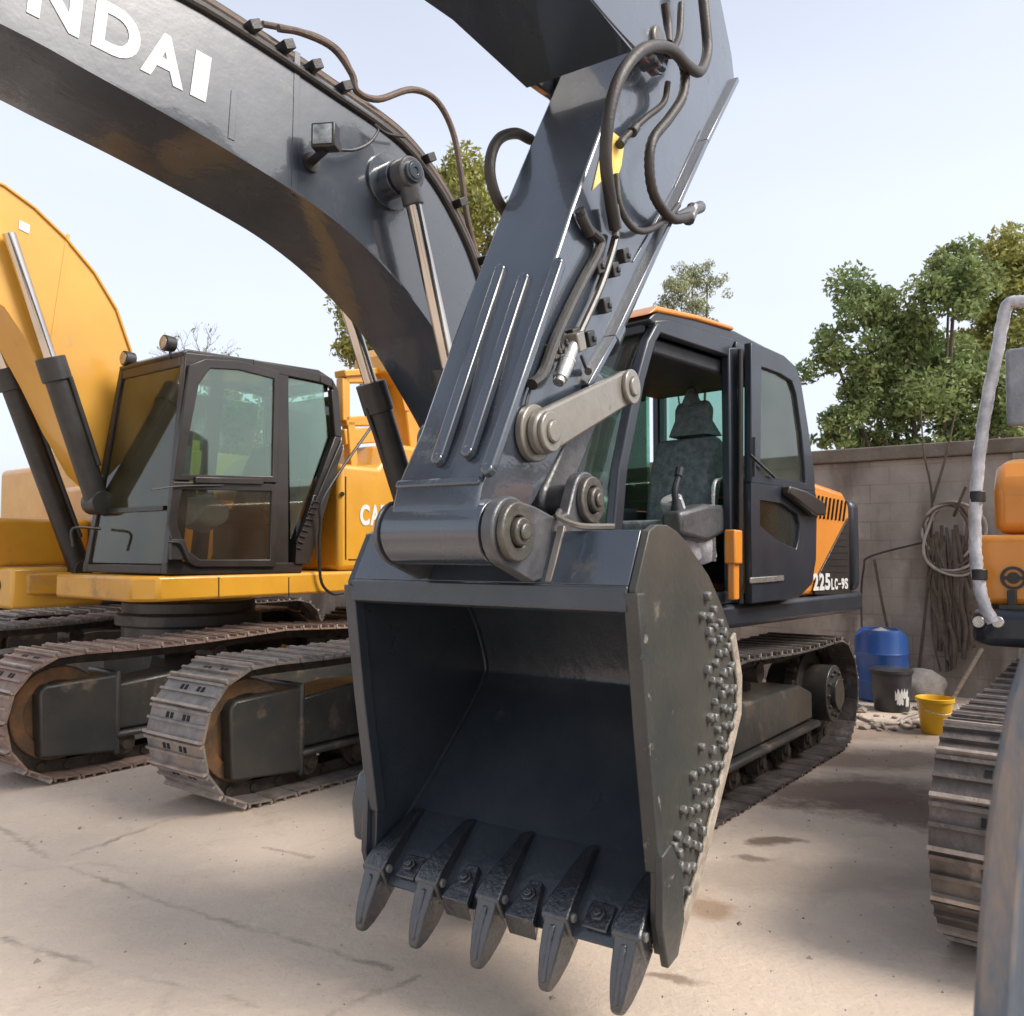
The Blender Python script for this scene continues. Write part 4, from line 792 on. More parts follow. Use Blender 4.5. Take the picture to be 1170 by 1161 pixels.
# ================================================================== machine R: right edge
RC = dt(-.73, 5.83); R = Fr(RC, 37.4)
rr = empty('excavator', R.w(0, 0), R.rz, 'orange excavator cut off at the right edge with a plastic-wrapped white handrail and mirror', 'excavator')
undercarriage(rr, 'darkshoe', 'darkshoe')
k = MB(); k.plan([(.72, -1.59), (.80, -1.52), (.84, -.4), (.4, .0), (1.2, .4), (1.2, 1.4), (-2.1, 1.4), (-2.6, .9), (-2.75, 0), (-2.6, -1.0), (-2.1, -1.5), (-.6, -1.59)], 1.08, 1.27); rd = k.build('deck', 'cabnavy', rr, .05, seg=3)
k = MB(); k.box(-.55, .70, -1.572, -.5, 1.285, 1.655); rbx = k.build('tool_box', 'orangemat', rr, .04, seg=3)
k = MB(); k.prism([(.60, 1.66), (.62, 1.92), (.52, 2.04), (.3, 2.08), (-.2, 2.08), (-.2, 1.66)], -1.49, -.5); k.build('tank', 'orangemat', rr, .06, seg=4)
k = MB(); k.box(-2.1, -.6, -1.46, 1.36, 1.30, 2.05); k.build('engine_house', 'orangemat', rr, .06, seg=3)
def rf_(px, py, a=.70):
    r = ray(px, py); c = np.array([0, 0, H]) - R.o; t = (a - c @ R.f) / (r @ R.f); p = c + t * r; return (a, float(p @ R.l), float(p[2]))
ec = rf_(1158, 661, .703); k = MB(); k.ring((.702, ec[1], ec[2]), (1, 0, 0), .045, .060, .012, 32); k.ring((.702, ec[1], ec[2]), (1, 0, 0), .0, .03, .012, 24); k.box(.702, .713, ec[1] - .05, ec[1] + .05, ec[2] - .009, ec[2] + .009); k.build('round_badge', 'cabblack', rbx)
k = MB(); e2 = rf_(1157, 686, .703); k.box(.70, .74, e2[1] - .02, e2[1] + .02, e2[2] - .04, e2[2] + .05); k.box(.70, .75, e2[1] - .06, e2[1] + .06, e2[2] - .05, e2[2] - .025); k.build('box_latch', 'black', rbx, .004)
for x in (1119, 1141):
    e = rf_(x, 711, .78); k = MB(); k.cyl((.76, e[1], e[2]), (.81, e[1], e[2]), .03, 18); lo_ = k.build('deck_lamp', 'silver', rd, .004)
hp = [rf_(x, y, .84) for x, y in ((1135, 712), (1124, 690), (1116, 650), (1114, 600), (1117, 540), (1126, 470), (1138, 410), (1147, 362), (1152, 348), (1162, 345), (1180, 346), (1200, 350))]
k = MB(); k.tube(hp, .030, 18, 12)
for i, v in enumerate(k.v):
    a_, j_ = i % 18, i // 18; n_ = .007 * math.sin(j_ * .9 + a_ * 1.3) + .005 * math.sin(j_ * 2.3 - a_ * 2.1); k.v[i] = (v[0], v[1] + n_ * .35, v[2] + n_ * .2)
hrl = k.build('handrail', 'plastic', rr)
for (x, y) in ((1117, 568), (1119, 657)):
    k = MB(); p = Vector(rf_(x, y, .84)); k.cyl(p - Vector((0, 0, .028)), p + Vector((0, 0, .028)), .038, 18); k.build('tape_band', 'black', hrl, .004)
m0, m1 = rf_(1148, 400, .80), rf_(1196, 485, .80); k = MB(); k.box(.77, .82, min(m0[1], m1[1]), max(m0[1], m1[1]), m1[2], m0[2]); k.build('mirror', 'mirror', rr, .022, seg=3)
k = MB(); k.box(-.6, 1.1, .42, 1.38, 1.31, 2.9); rc = k.build('cab', 'cabnavy', rr, .05)

# ================================================================== near right corner: edge of a parked bucket
fgo = (.0, 1.13)
fb = empty('loader_bucket', (.80, 1.16, 0), 0, 'blue-grey worn steel bucket edge very close to the camera in the lower right corner', 'bucket')
def fgpt(px, py, Y):
    r = ray(px, py); t = Y / r[1]; p = np.array([0, 0, H]) + t * r; return (p[0] - .80, Y - 1.16, p[2])
k = MB(); ed = [fgpt(x, y, 1.10) for x, y in ((1109, 1230), (1112, 1161), (1118, 1060), (1126, 960), (1137, 880), (1152, 800), (1168, 748), (1190, 722), (1240, 700))]
ed = [(ed[0][0] + .02, ed[0][1], .12), (ed[0][0] + .002, ed[0][1], .5)] + ed
tri = [(e[0] + .55, e[1] + .25, e[2]) for e in ed]
vs = []; n = len(ed)
for e in ed: vs += [e, (e[0] + .042, e[1] - .012, e[2]), (e[0] + .062, e[1] + .02, e[2]), (e[0] + .55, e[1] + .16, e[2]), (e[0] + .55, e[1] + .19, e[2]), (e[0] + .02, e[1] + .035, e[2])]
k.add(vs, [(i * 6 + j, i * 6 + (j + 1) % 6, (i + 1) * 6 + (j + 1) % 6, (i + 1) * 6 + j) for i in range(n - 1) for j in range(6)] + [tuple(range(6))[::-1], tuple(range((n - 1) * 6, n * 6))])
k.build('side_plate', 'fgsteel', fb, .006)
k = MB(); k.prism([(-.22, .0), (.62, .0), (.62, .12), (-.18, .12)], -.06, .55); k.build('cutting_edge', 'fgsteel', fb, .01)
k = MB(); k.prism([(.58, .12), (.66, .12), (.70, .8), (.66, 1.4), (.60, 1.4), (.62, .8)], .10, .62); k.build('back_plate', 'fgsteel', fb, .01)

# ================================================================== ground
def ground_mat():
    m = bpy.data.materials.new('worn_yard_concrete'); m.use_nodes = True; nt = m.node_tree; N = nt.nodes; L = nt.links; bs = N['Principled BSDF']
    geo = N.new('ShaderNodeNewGeometry'); pos = geo.outputs['Position']
    def noise(s, d=8, r=.6, v=None):
        n = N.new('ShaderNodeTexNoise'); n.inputs['Scale'].default_value = s; n.inputs['Detail'].default_value = d; n.inputs['Roughness'].default_value = r; L.new(v or pos, n.inputs['Vector']); return n
    def mr(f, a, b, c=0., d=1.):
        r = N.new('ShaderNodeMapRange'); r.inputs[1].default_value = a; r.inputs[2].default_value = b; r.inputs[3].default_value = c; r.inputs[4].default_value = d; L.new(f, r.inputs[0]); return r.outputs[0]
    def mix(f, a, b):
        x = N.new('ShaderNodeMix'); x.data_type = 'RGBA'; L.new(f, x.inputs[0])
        for v, i in ((a, 6), (b, 7)):
            if isinstance(v, tuple): x.inputs[i].default_value = (*v, 1)
            else: L.new(v, x.inputs[i])
        return x.outputs[2]
    def math_(op, a, b=None):
        x = N.new('ShaderNodeMath'); x.operation = op
        for v, i in ((a, 0), (b, 1)):
            if v is None: continue
            if isinstance(v, (int, float)): x.inputs[i].default_value = v
            else: L.new(v, x.inputs[i])
        return x.outputs[0]
    col = mix(mr(noise(.9).outputs[0], .35, .65), (.66, .535, .425), (.56, .465, .38))
    col = mix(mr(noise(7, 10, .7).outputs[0], .52, .72, 0, .55), col, (.72, .61, .47))
    col = mix(mr(noise(2.6, 10, .72).outputs[0], .57, .72, 0, .6), col, (.42, .33, .25))
    col = mix(mr(noise(45, 4, .7).outputs[0], .55, .75, 0, .4), col, (.27, .215, .17))
    dist = noise(1.7, 6, .6); dv = N.new('ShaderNodeVectorMath'); dv.operation = 'MULTIPLY_ADD'; L.new(dist.outputs['Color'], dv.inputs[0]); dv.inputs[1].default_value = (.5, .5, 0); L.new(pos, dv.inputs[2])
    sep = N.new('ShaderNodeSeparateXYZ'); L.new(dv.outputs[0], sep.inputs[0])
    fine = noise(9, 5, .7); f2 = N.new('ShaderNodeVectorMath'); f2.operation = 'MULTIPLY_ADD'; L.new(fine.outputs['Color'], f2.inputs[0]); f2.inputs[1].default_value = (.12, .12, 0); L.new(pos, f2.inputs[2])
    sf = N.new('ShaderNodeSeparateXYZ'); L.new(f2.outputs[0], sf.inputs[0])
    # cracks and joints as straight runs with a ragged line
    crack = None
    segs = [((0, 945), (60, 985)), ((60, 985), (200, 1035)), ((200, 1035), (450, 1108)), ((0, 1072), (130, 1110)), ((130, 1110), (300, 1150)), ((60, 985), (200, 935)), ((370, 1161), (480, 1115)), ((300, 968), (358, 980))]
    for (p, q) in segs:
        P, Q = gp(*p)[:2] + .06, gp(*q)[:2] + .06; d = Q - P; ln = np.hypot(*d); d = d / ln; n_ = np.array([-d[1], d[0]])
        dot = lambda v, k0: math_('ADD', math_('ADD', math_('MULTIPLY', sf.outputs[0], float(v[0])), math_('MULTIPLY', sf.outputs[1], float(v[1]))), float(k0))
        across = math_('ABSOLUTE', dot(n_, -(P @ n_))); along = dot(d, -(P @ d))
        inside = math_('MULTIPLY', math_('GREATER_THAN', along, 0.), math_('LESS_THAN', along, float(ln)))
        c_ = math_('MULTIPLY', mr(across, .003, .026, 1, 0), inside)
        crack = c_ if crack is None else math_('MAXIMUM', crack, c_)
    crack = math_('MULTIPLY', crack, mr(noise(3, 6).outputs[0], .38, .62, .0, .5))
    vo = N.new('ShaderNodeTexVoronoi'); vo.feature = 'DISTANCE_TO_EDGE'; vo.inputs['Scale'].default_value = .55; L.new(dv.outputs[0], vo.inputs['Vector'])
    vc = math_('MULTIPLY', mr(vo.outputs[0], 0, .012, 1, 0), mr(noise(.8, 4).outputs[0], .52, .64, 0, .2))
    col = mix(math_('MAXIMUM', crack, vc), col, (.15, .115, .09))
    # oil and rust stains
    for (px, py, rx, ry, c_, st) in ((965, 905, .85, .42, (.13, .085, .065), .85), (1050, 925, .7, .32, (.14, .09, .07), .85), (1000, 868, .9, .33, (.19, .125, .09), .7), (885, 963, .14, .08, (.16, .105, .07), .85), (858, 982, .12, .06, (.17, .12, .085), .8), (792, 1037, .20, .13, (.33, .20, .11), .7), (790, 1130, .10, .04, (.24, .17, .12), .8), (1000, 835, 1.1, .45, (.22, .15, .115), .7), (905, 1000, .9, .25, (.33, .26, .21), .5)):
        g = gp(px, py); x = math_('DIVIDE', math_('SUBTRACT', sep.outputs[0], float(g[0] + .25)), rx); y = math_('DIVIDE', math_('SUBTRACT', sep.outputs[1], float(g[1] + .25)), ry)
        rr_ = math_('SQRT', math_('ADD', math_('MULTIPLY', x, x), math_('MULTIPLY', y, y)))
        rr_ = math_('ADD', rr_, math_('MULTIPLY', math_('SUBTRACT', noise(6, 8, .75).outputs[0], .5), 1.3))
        col = mix(mr(rr_, .55, 1.15, st, 0), col, c_)
    # bare soil far behind the yard
    sp_ = N.new('ShaderNodeSeparateXYZ'); L.new(pos, sp_.inputs[0])
    far = mr(math_('ADD', math_('MULTIPLY', sp_.outputs[0], -.35), sp_.outputs[1]), 13.5, 15.5, 0, 1)
    col = mix(far, col, mix(mr(noise(1.1).outputs[0], .4, .6), (.17, .12, .085), (.22, .17, .11)))
    L.new(col, bs.inputs['Base Color'])
    L.new(mr(noise(3).outputs[0], .3, .7, .62, .9), bs.inputs['Roughness'])
    b = N.new('ShaderNodeBump'); b.inputs['Strength'].default_value = .5; b.inputs['Distance'].default_value = .02
    hgt = math_('SUBTRACT', math_('ADD', noise(22, 8, .7).outputs[0], math_('MULTIPLY', noise(3.5, 5).outputs[0], .8)), math_('MULTIPLY', math_('MAXIMUM', crack, vc), 1.2)); L.new(hgt, b.inputs['Height']); L.new(b.outputs[0], bs.inputs['Normal'])
    return m
M['ground'] = ground_mat()
k = MB(); r9 = random.Random(3)
for i in range(900):
    x, y, q = r9.uniform(-4, 4), r9.uniform(1.6, 10), r9.uniform(.003, .011) * (1 if r9.random() < .9 else 1.8)
    t = r9.uniform(0, 3); k.add([(x + q * math.cos(t + j * 2.1) * r9.uniform(.7, 1.2), y + q * math.sin(t + j * 2.1) * r9.uniform(.7, 1.2), -.001) for j in range(3)] + [(x + q * .2, y, q * r9.uniform(.5, 1))], [(0, 1, 3), (1, 2, 3), (2, 0, 3)])
tag(k.build('grit', 'stone'), 'loose grit and pebbles scattered over the yard concrete', 'grit', kind='stuff')
g = MB(); g.add([(-600, -600, 0), (600, -600, 0), (600, 600, 0), (-600, 600, 0)], [(0, 1, 2, 3)]); tag(g.build('ground', 'ground'), kind='structure')

# ================================================================== block wall
def wall_mat():
    m = mat('stained_block_wall', (.40, .35, .30), (.28, .245, .215), 1.3, .9, 0, .35, 18, 0, .3, (.54, .48, .41), .55, 1.1, w3=.15)
    nt = m.node_tree; N = nt.nodes; L = nt.links; bs = N['Principled BSDF']; src = bs.inputs['Base Color'].links[0].from_socket
    tc = N.new('ShaderNodeTexCoord'); sx = N.new('ShaderNodeSeparateXYZ'); L.new(tc.outputs['Object'], sx.inputs[0]); mp = N.new('ShaderNodeCombineXYZ'); L.new(sx.outputs[1], mp.inputs[0]); L.new(sx.outputs[2], mp.inputs[1])
    br = N.new('ShaderNodeTexBrick'); br.inputs['Scale'].default_value = 1; br.inputs['Brick Width'].default_value = .42; br.inputs['Row Height'].default_value = .21; br.inputs['Mortar Size'].default_value = .008; br.inputs['Mortar Smooth'].default_value = .3
    br.inputs['Color1'].default_value = (1, 1, 1, 1); br.inputs['Color2'].default_value = (.86, .86, .86, 1); br.inputs['Mortar'].default_value = (.62, .58, .55, 1)
    nz = N.new('ShaderNodeTexNoise'); nz.inputs['Scale'].default_value = 1.2; nz.inputs['Detail'].default_value = 6; L.new(tc.outputs['Object'], nz.inputs[0])
    sm = N.new('ShaderNodeMapping'); sm.inputs['Scale'].default_value = (2.2, 2.2, .55); L.new(tc.outputs['Object'], sm.inputs[0]); n2 = N.new('ShaderNodeTexNoise'); n2.inputs['Scale'].default_value = 1; n2.inputs['Detail'].default_value = 7; L.new(sm.outputs[0], n2.inputs[0])
    L.new(mp.outputs[0], br.inputs[0])
    r = N.new('ShaderNodeMapRange'); r.inputs[1].default_value = .4; r.inputs[2].default_value = .6; r.inputs[3].default_value = .05; r.inputs[4].default_value = .7; L.new(nz.outputs[0], r.inputs[0])
    x = N.new('ShaderNodeMix'); x.data_type = 'RGBA'; x.blend_type = 'MULTIPLY'; L.new(r.outputs[0], x.inputs[0]); L.new(src, x.inputs[6]); L.new(br.outputs[0], x.inputs[7])
    r2 = N.new('ShaderNodeMapRange'); r2.inputs[1].default_value = .48; r2.inputs[2].default_value = .64; r2.inputs[4].default_value = .75; L.new(n2.outputs[0], r2.inputs[0])
    y = N.new('ShaderNodeMix'); y.data_type = 'RGBA'; L.new(r2.outputs[0], y.inputs[0]); L.new(x.outputs[2], y.inputs[6]); y.inputs[7].default_value = (.13, .10, .08, 1)
    L.new(y.outputs[2], bs.inputs['Base Color']); return m
M['wall'] = wall_mat(); M['coping'] = mat('dark_mossy_coping', (.13, .11, .085), (.20, .17, .14), 4, .95, 0, .5, 20)
Wf = Fr(dt(0, 10.3), 37.4)
wr = empty('yard_wall', Wf.w(0, 0), Wf.rz, 'tall stained grey block wall with a dark coping running behind the machines', 'wall')
# x forward faces the yard, y is along the wall
k = MB(); k.box(-.24, 0, -16, 9.2, 0, 2.58); k.build('block_panel', 'wall', wr)
k = MB(); k.box(-.30, .06, -16, 9.2, 2.585, 2.74); k.build('coping', 'coping', wr, .015)
for b in (2.48, -1.2, -4.9, 6.1):
    k = MB(); k.box(.002, .05, b - .10, b + .10, 0, 2.58); k.build('pilaster', 'wall', wr, .01)
def wp(px, py, off=.05):
    r = ray(px, py); c = np.array([0, 0, H]) - Wf.o; t = (off - c @ Wf.f) / (r @ Wf.f); p = c + t * r; return p + Wf.o

# ------------------------------------------------------------------ things by the wall
def drum(px, py, h, r, z=0):
    g = gp(px, py); return g
g = gp(1008, 800); root = empty('drum', (g[0], g[1], 0), .3, 'dented blue plastic drum with torn open top standing by the wall', 'barrel')
hd_ = .74; k = MB(); k.lathe([(0, 0), (.24, 0), (.262, .03), (.262, .20), (.27, .215), (.262, .23), (.262, .48), (.27, .495), (.262, .51), (.262, hd_ - .04), (.25, hd_), (.235, hd_), (.235, .1), (0, .1)], n=40)
for i, v in enumerate(k.v):
    if v[2] > hd_ - .06: t = math.atan2(v[1], v[0]); k.v[i] = (v[0], v[1], v[2] - .07 * max(0, math.sin(t * 2 + 2.8)) )
k.build('drum_body', 'blue', root)
k = MB(); k.add([(.22 * math.cos(t) * (1 + .1 * math.sin(3 * t)), .22 * math.sin(t), hd_ - .05 + .03 * math.sin(2 * t)) for t in np.linspace(0, 6.0, 14)] + [(0, 0, hd_ + .02)], [(i, i + 1, 14) for i in range(13)]); o = k.build('plastic_liner', 'plastic', root)
g = gp(1019, 812); root = empty('pail', (g[0], g[1], 0), .2, 'black plastic pail with a torn white label in front of the blue drum', 'bucket')
k = MB(); k.lathe([(0, 0), (.155, 0), (.16, .01), (.185, .36), (.20, .365), (.20, .40), (.188, .405), (.188, .33), (.16, .04), (0, .04)], n=36); k.build('pail_body', 'blackpail', root)
k = MB(); k.lathe([(0, .415), (.17, .415), (.205, .40), (.205, .375), (.202, .375)], n=36); k.build('lid', 'blackpail', root)
k = MB()
for (t0, t1, z0, z1) in ((-2.0, -1.55, .12, .27), (-1.6, -1.2, .14, .25), (-1.35, -1.05, .06, .15), (-1.9, -1.5, .08, .13)):
    n = 6; vs = []
    for i in range(n + 1):
        t = t0 + (t1 - t0) * i / n
        for z in (z0, z1): rr_ = .1615 + (z / .36) * .025; vs.append((rr_ * math.cos(t), rr_ * math.sin(t), z + .008 * math.sin(i * 2.1)))
    k.add(vs, [(2 * i, 2 * i + 2, 2 * i + 3, 2 * i + 1) for i in range(n)])
k.build('torn_label', 'white', root)
g = gp(1069, 838); root = empty('pail', (g[0], g[1], 0), 0, 'bright yellow plastic pail standing beside the parked track', 'bucket')
k = MB(); k.lathe([(0, 0), (.105, 0), (.112, .012), (.145, .27), (.158, .275), (.158, .30), (.150, .305), (.142, .29), (.108, .03), (0, .03)], n=36); k.build('pail_body', 'pail', root)
k = MB(); k.tube([(.155, 0, .28), (.15, -.09, .22), (.0, -.155, .18), (-.15, -.09, .22), (-.155, 0, .28)], .004, 6); k.build('pail_handle', 'silver', root)
def lump(name, c, sx, sy, sz, m, label, cat, group=None, seed=0, sub=3, amp=.25):
    bm = bmesh.new(); bmesh.ops.create_icosphere(bm, subdivisions=sub, radius=1); r_ = random.Random(seed); ph = [r_.uniform(0, 6) for _ in range(6)]
    for v in bm.verts:
        q = v.co; n_ = math.sin(q.x * 3 + ph[0]) * math.sin(q.y * 3.4 + ph[1]) + .6 * math.sin(q.z * 6 + ph[2] + q.x * 4) + .3 * math.sin(q.y * 11 + ph[3]) * math.sin(q.x * 9 + ph[4]); v.co = q * (1 + amp * n_ * .5)
        v.co.x *= sx; v.co.y *= sy; v.co.z = max(v.co.z * sz, -sz * .6)
    me = bpy.data.meshes.new(name); bm.to_mesh(me); bm.free(); zmin = min(v.co.z for v in me.vertices)
    for v in me.vertices: v.co.z -= zmin
    if cat != 'stone': me.polygons.foreach_set('use_smooth', [True] * len(me.polygons))
    me.materials.append(M[m]); o = bpy.data.objects.new(name, me); COL.objects.link(o); o.location = (c[0], c[1], c[2] if len(c) > 2 else 0); o.rotation_euler.z = r_.uniform(0, 3); return tag(o, label, cat, group)
lump('sack', gp(1050, 800), .30, .22, .20, 'sack', 'pale grey lumpy sack lying against the wall behind the yellow pail', 'sack', seed=3)
lump('sack', gp(1030, 781) , .26, .2, .16, 'stone', 'dull grey sack slumped between the blue drum and the wall', 'sack', seed=5)
r_ = random.Random(4)
for i in range(46):
    px, py = r_.uniform(978, 1085), r_.uniform(800, 836); g = gp(px, py)
    if abs(px - 1019) < 22 and py < 815: continue
    s_ = r_.uniform(.02, .055); lump('stone', g, s_, s_ * r_.uniform(.6, 1.2), s_ * r_.uniform(.4, .8), 'stone', 'small broken concrete lump strewn on the ground by the drum and pails', 'stone', 'broken stones by the wall', seed=i, sub=1, amp=.4)
# loose hose on the ground
k = MB(); k.tube([tuple(gp(x, y) + np.array([0, 0, .015])) for x, y in ((982, 822), (1000, 828), (1025, 829), (1045, 822), (1062, 818), (1052, 830), (1035, 834), (1030, 824), (1050, 816))], .013, 8, 8); tag(k.build('hose', 'sack'), 'pale thin hose looped on the ground before the pails', 'hose')
# sticks and rods
def rod(name, pts, r, m, label, cat): k = MB(); k.tube(pts, r, 8, 4); return tag(k.build(name, m), label, cat)
b0 = wp(1086, 795, .50); b0[2] = .02; rod('plank', [tuple(b0), tuple(wp(1122, 742, .12))], .022, 'wood', 'pale wooden stick leaning against the wall beside the parked track', 'stick')
rod('rod', [tuple(gp(988, 800)), tuple(wp(984, 690, .10)), tuple(wp(987, 650, .10)), tuple(wp(995, 636, .08)), tuple(wp(1060, 619, .10))], .012, 'hose', 'thin black rod bent over the wall from the drum to the hanging hoses', 'rod')
b0 = wp(1020, 785, .20); b0[2] = .0; rod('rod', [tuple(wp(999, 640, .06)), tuple(wp(1008, 690, .08)), tuple(wp(1017, 735, .12)), tuple(b0)], .016, 'bark', 'dark crooked branch leaning on the wall behind the blue drum', 'branch')
rod('rod', [tuple(wp(1090, 590, .12)), tuple(wp(1096, 575, .25)), tuple(wp(1104, 556, .3))], .016, 'bark', 'short dark peg sticking out of the wall above the hose coil', 'peg')
# hanging hose coil and dry cables
for i in range(7):
    k = MB(); c = wp(1080 + i * 2, 610 + i, .10); rx, rz_ = .18 + .02 * i, .30 + .015 * i; tt = np.linspace(0, 2 * math.pi, 22)
    k.tube([tuple(c + Wf.l * (rx * math.cos(t) + .03 * math.sin(3 * t + i)) + Wf.f * (.02 * i * .6 + .03 * math.sin(t * 2 + i)) + np.array([0, 0, rz_ * math.sin(t)])) for t in tt], .015, 8, 3)
    tag(k.build('hose_coil', 'brownhose' if i % 2 else 'sack'), 'dusty loop of the old hose bunch hanging from the peg on the wall', 'hose', 'hose loops hanging on the wall')
for i in range(30):
    k = MB(); x = 1062 + r_.uniform(0, 46); y1 = r_.uniform(680, 770); pts = [wp(x + r_.uniform(-4, 4), 600 + r_.uniform(0, 30), .12)]
    for j in range(1, 5): pts.append(wp(x + r_.uniform(-5, 5) + j * 1.5, 625 + (y1 - 625) * j / 4, .10 + r_.uniform(0, .06)))
    k.tube([tuple(p) for p in pts], r_.uniform(.010, .030), 7, 4)
    tag(k.build('dry_cable', 'bark'), 'dry brown cable strand dangling down the wall below the hose loops', 'cable', 'dry strands hanging down the wall')

# ================================================================== plants
def leafmat(name, c1, c2):
    m = mat(name, c1, c2, 1.5, .5, 0, 0, 30, 0, .4, island=.45); nt = m.node_tree; N = nt.nodes; L = nt.links; bs = N['Principled BSDF']
    tl_ = N.new('ShaderNodeBsdfTranslucent'); L.new(bs.inputs['Base Color'].links[0].from_socket, tl_.inputs[0]); mx = N.new('ShaderNodeMixShader'); mx.inputs[0].default_value = .35
    L.new(bs.outputs[0], mx.inputs[1]); L.new(tl_.outputs[0], mx.inputs[2]); L.new(mx.outputs[0], N['Material Output'].inputs[0]); return m
M['leaf'] = leafmat('green_leaves', (.175, .25, .09), (.26, .31, .115)); M['leafy'] = leafmat('yellow_green_leaves', (.42, .39, .10), (.28, .31, .10)); M['leafp'] = leafmat('pale_willow_leaves', (.40, .42, .26), (.30, .33, .20)); M['grass'] = leafmat('dry_grass', (.22, .19, .10), (.14, .15, .06)); M['litter'] = leafmat('brown_leaf_litter', (.20, .115, .085), (.13, .08, .06))
def leaves(clusters, n_tot, size, aspect=.5, droop=0):
    vol = sum(c[3] ** 2 for c in clusters); V = []
    for (x, y, z, r) in clusters:
        n = int(n_tot * r ** 2 / vol)
        d = rng.normal(size=(n, 3)); d /= np.linalg.norm(d, axis=1)[:, None]; rad = r * rng.random(n) ** .42; c = np.array([x, y, z]) + d * rad[:, None] * np.array([1, 1, .8])
        a = rng.normal(size=(n, 3)); a[:, 2] -= droop; a /= np.linalg.norm(a, axis=1)[:, None]; b = np.cross(a, rng.normal(size=(n, 3))); b /= np.linalg.norm(b, axis=1)[:, None]
        s = size * (.6 + .8 * rng.random(n))[:, None]
        V.append(np.stack([c - a * s, c + b * s * aspect, c + a * s, c - b * s * aspect], 1))
    V = np.concatenate(V); n = len(V); return V.reshape(-1, 3), np.arange(n * 4).reshape(n, 4)
def leafobj(name, V, Fc, m, parent):
    me = bpy.data.meshes.new(name); me.vertices.add(len(V)); me.vertices.foreach_set('co', V.ravel()); n = len(Fc); me.loops.add(n * 4); me.loops.foreach_set('vertex_index', Fc.ravel().astype(np.int32)); me.polygons.add(n); me.polygons.foreach_set('loop_start', np.arange(n, dtype=np.int32) * 4); me.update(calc_edges=True)
    me.materials.append(M[m]); o = bpy.data.objects.new(name, me); COL.objects.link(o); o.parent = parent; return o
def tree(px, base_Y, blobs, label, cat='tree', m='leaf', n=9000, size=.07, stems=3, droop=0, tr=.07, sub=9, twigs=True):
    """blobs in image px: (x,y,r); the tree stands base_Y away"""
    bx = (px - CX) / F * base_Y; r0 = empty('tree', (bx, base_Y, 0), 0, label, cat)
    cl = []; R3 = random.Random(int(px)); heads = []
    for (x, y, r) in blobs:
        cx, cz = (x - px) / F * base_Y, H + (628 - y) / F * base_Y; rr_ = r / F * base_Y; cyy = R3.uniform(-.7, .7) * rr_ * 1.5; heads.append((cx, cyy, cz, rr_))
        for j in range(sub):
            a_, e_ = R3.uniform(0, 6.28), R3.uniform(-1, 1); q = R3.uniform(.35, 1.0) * rr_
            cl.append((cx + q * math.cos(a_) * math.sqrt(1 - e_ * e_), cyy + q * math.sin(a_) * math.sqrt(1 - e_ * e_), cz + q * e_ * .9, rr_ * R3.uniform(.26, .52)))
    cl2 = cl + [(c[0] + R3.uniform(-.3, .3), c[1], c[2] + R3.uniform(-.3, .3), c[3] * 1.5) for c in cl[::3]]; V, Fc = leaves([(c[0], c[1], c[2], c[3] * 1.12) for c in cl2], n, size, .45, droop); leafobj('crown', V, Fc, m, r0)
    k = MB()
    for s in range(stems):
        sx = R3.uniform(-.25, .25) * (stems > 1); h0 = heads[s % len(heads)]; k.tube([(sx, R3.uniform(-.1, .1), 0), (sx * 1.8 + .1 * h0[0], 0, h0[2] * .35), (h0[0] * .6, h0[1] * .5, h0[2] * .65), h0[:3]], (tr, tr * .3), 8, 4)
    k.build('trunk', 'bark', r0)
    b = MB()
    for h in heads:
        o_ = min(heads, key=lambda q: q[2]); b.tube([(h[0] * .25, 0, h[2] * .42), (h[0] * .7, h[1] * .6, h[2] * .72), h[:3]], (tr * .5, tr * .15), 6, 3)
    for c in cl:
        if R3.random() < .6:
            h = min(heads, key=lambda q: (q[0] - c[0]) ** 2 + (q[1] - c[1]) ** 2 + (q[2] - c[2]) ** 2); b.tube([(h[0], h[1], h[2] - .3 * h[3]), (c[0] * .5 + h[0] * .5, c[1] * .5 + h[1] * .5, c[2] * .5 + h[2] * .5 + .05), c[:3]], (tr * .2, tr * .07), 5, 2)
    b.build('branch', 'bark', r0); return r0
tree(1065, 12.2, [(1010, 345, 38), (965, 400, 30), (1040, 380, 45), (1085, 340, 40), (1095, 295, 26), (1050, 440, 48), (1000, 430, 34), (1110, 420, 48), (985, 470, 26), (1030, 490, 28), (1085, 480, 30), (945, 490, 16), (1140, 470, 30), (955, 500, 22), (1000, 505, 26), (1045, 510, 24), (1100, 505, 28), (1150, 430, 40), (1130, 500, 26)], 'dense green broadleaf tree rising above the wall right of the cab', n=42000, size=.044, stems=4)
tree(1165, 13.5, [(1160, 280, 36), (1150, 340, 36), (1185, 310, 40), (1135, 390, 30), (1180, 390, 50), (1215, 340, 50), (1175, 460, 40)], 'taller yellowish-green tree at the right edge behind the mirror', m='leafy', n=26000, size=.048, stems=2)
tree(500, 15.5, [(512, 190, 24), (535, 215, 34), (560, 255, 34), (540, 235, 28), (555, 280, 26), (520, 290, 34), (560, 340, 30), (500, 350, 40), (405, 350, 26), (420, 385, 34), (450, 400, 40), (400, 400, 18), (530, 400, 40), (480, 300, 30)], 'yellow-green tree behind the dark lettered boom', m='leafy', n=24000, size=.05, stems=3)
tree(800, 17, [(795, 300, 22), (812, 318, 16), (778, 330, 18), (765, 345, 16), (800, 345, 18), (790, 375, 20)], 'thin pale willow showing above the orange cab roof', m='leafp', n=6500, size=.032, stems=2, droop=1.2, tr=.05)
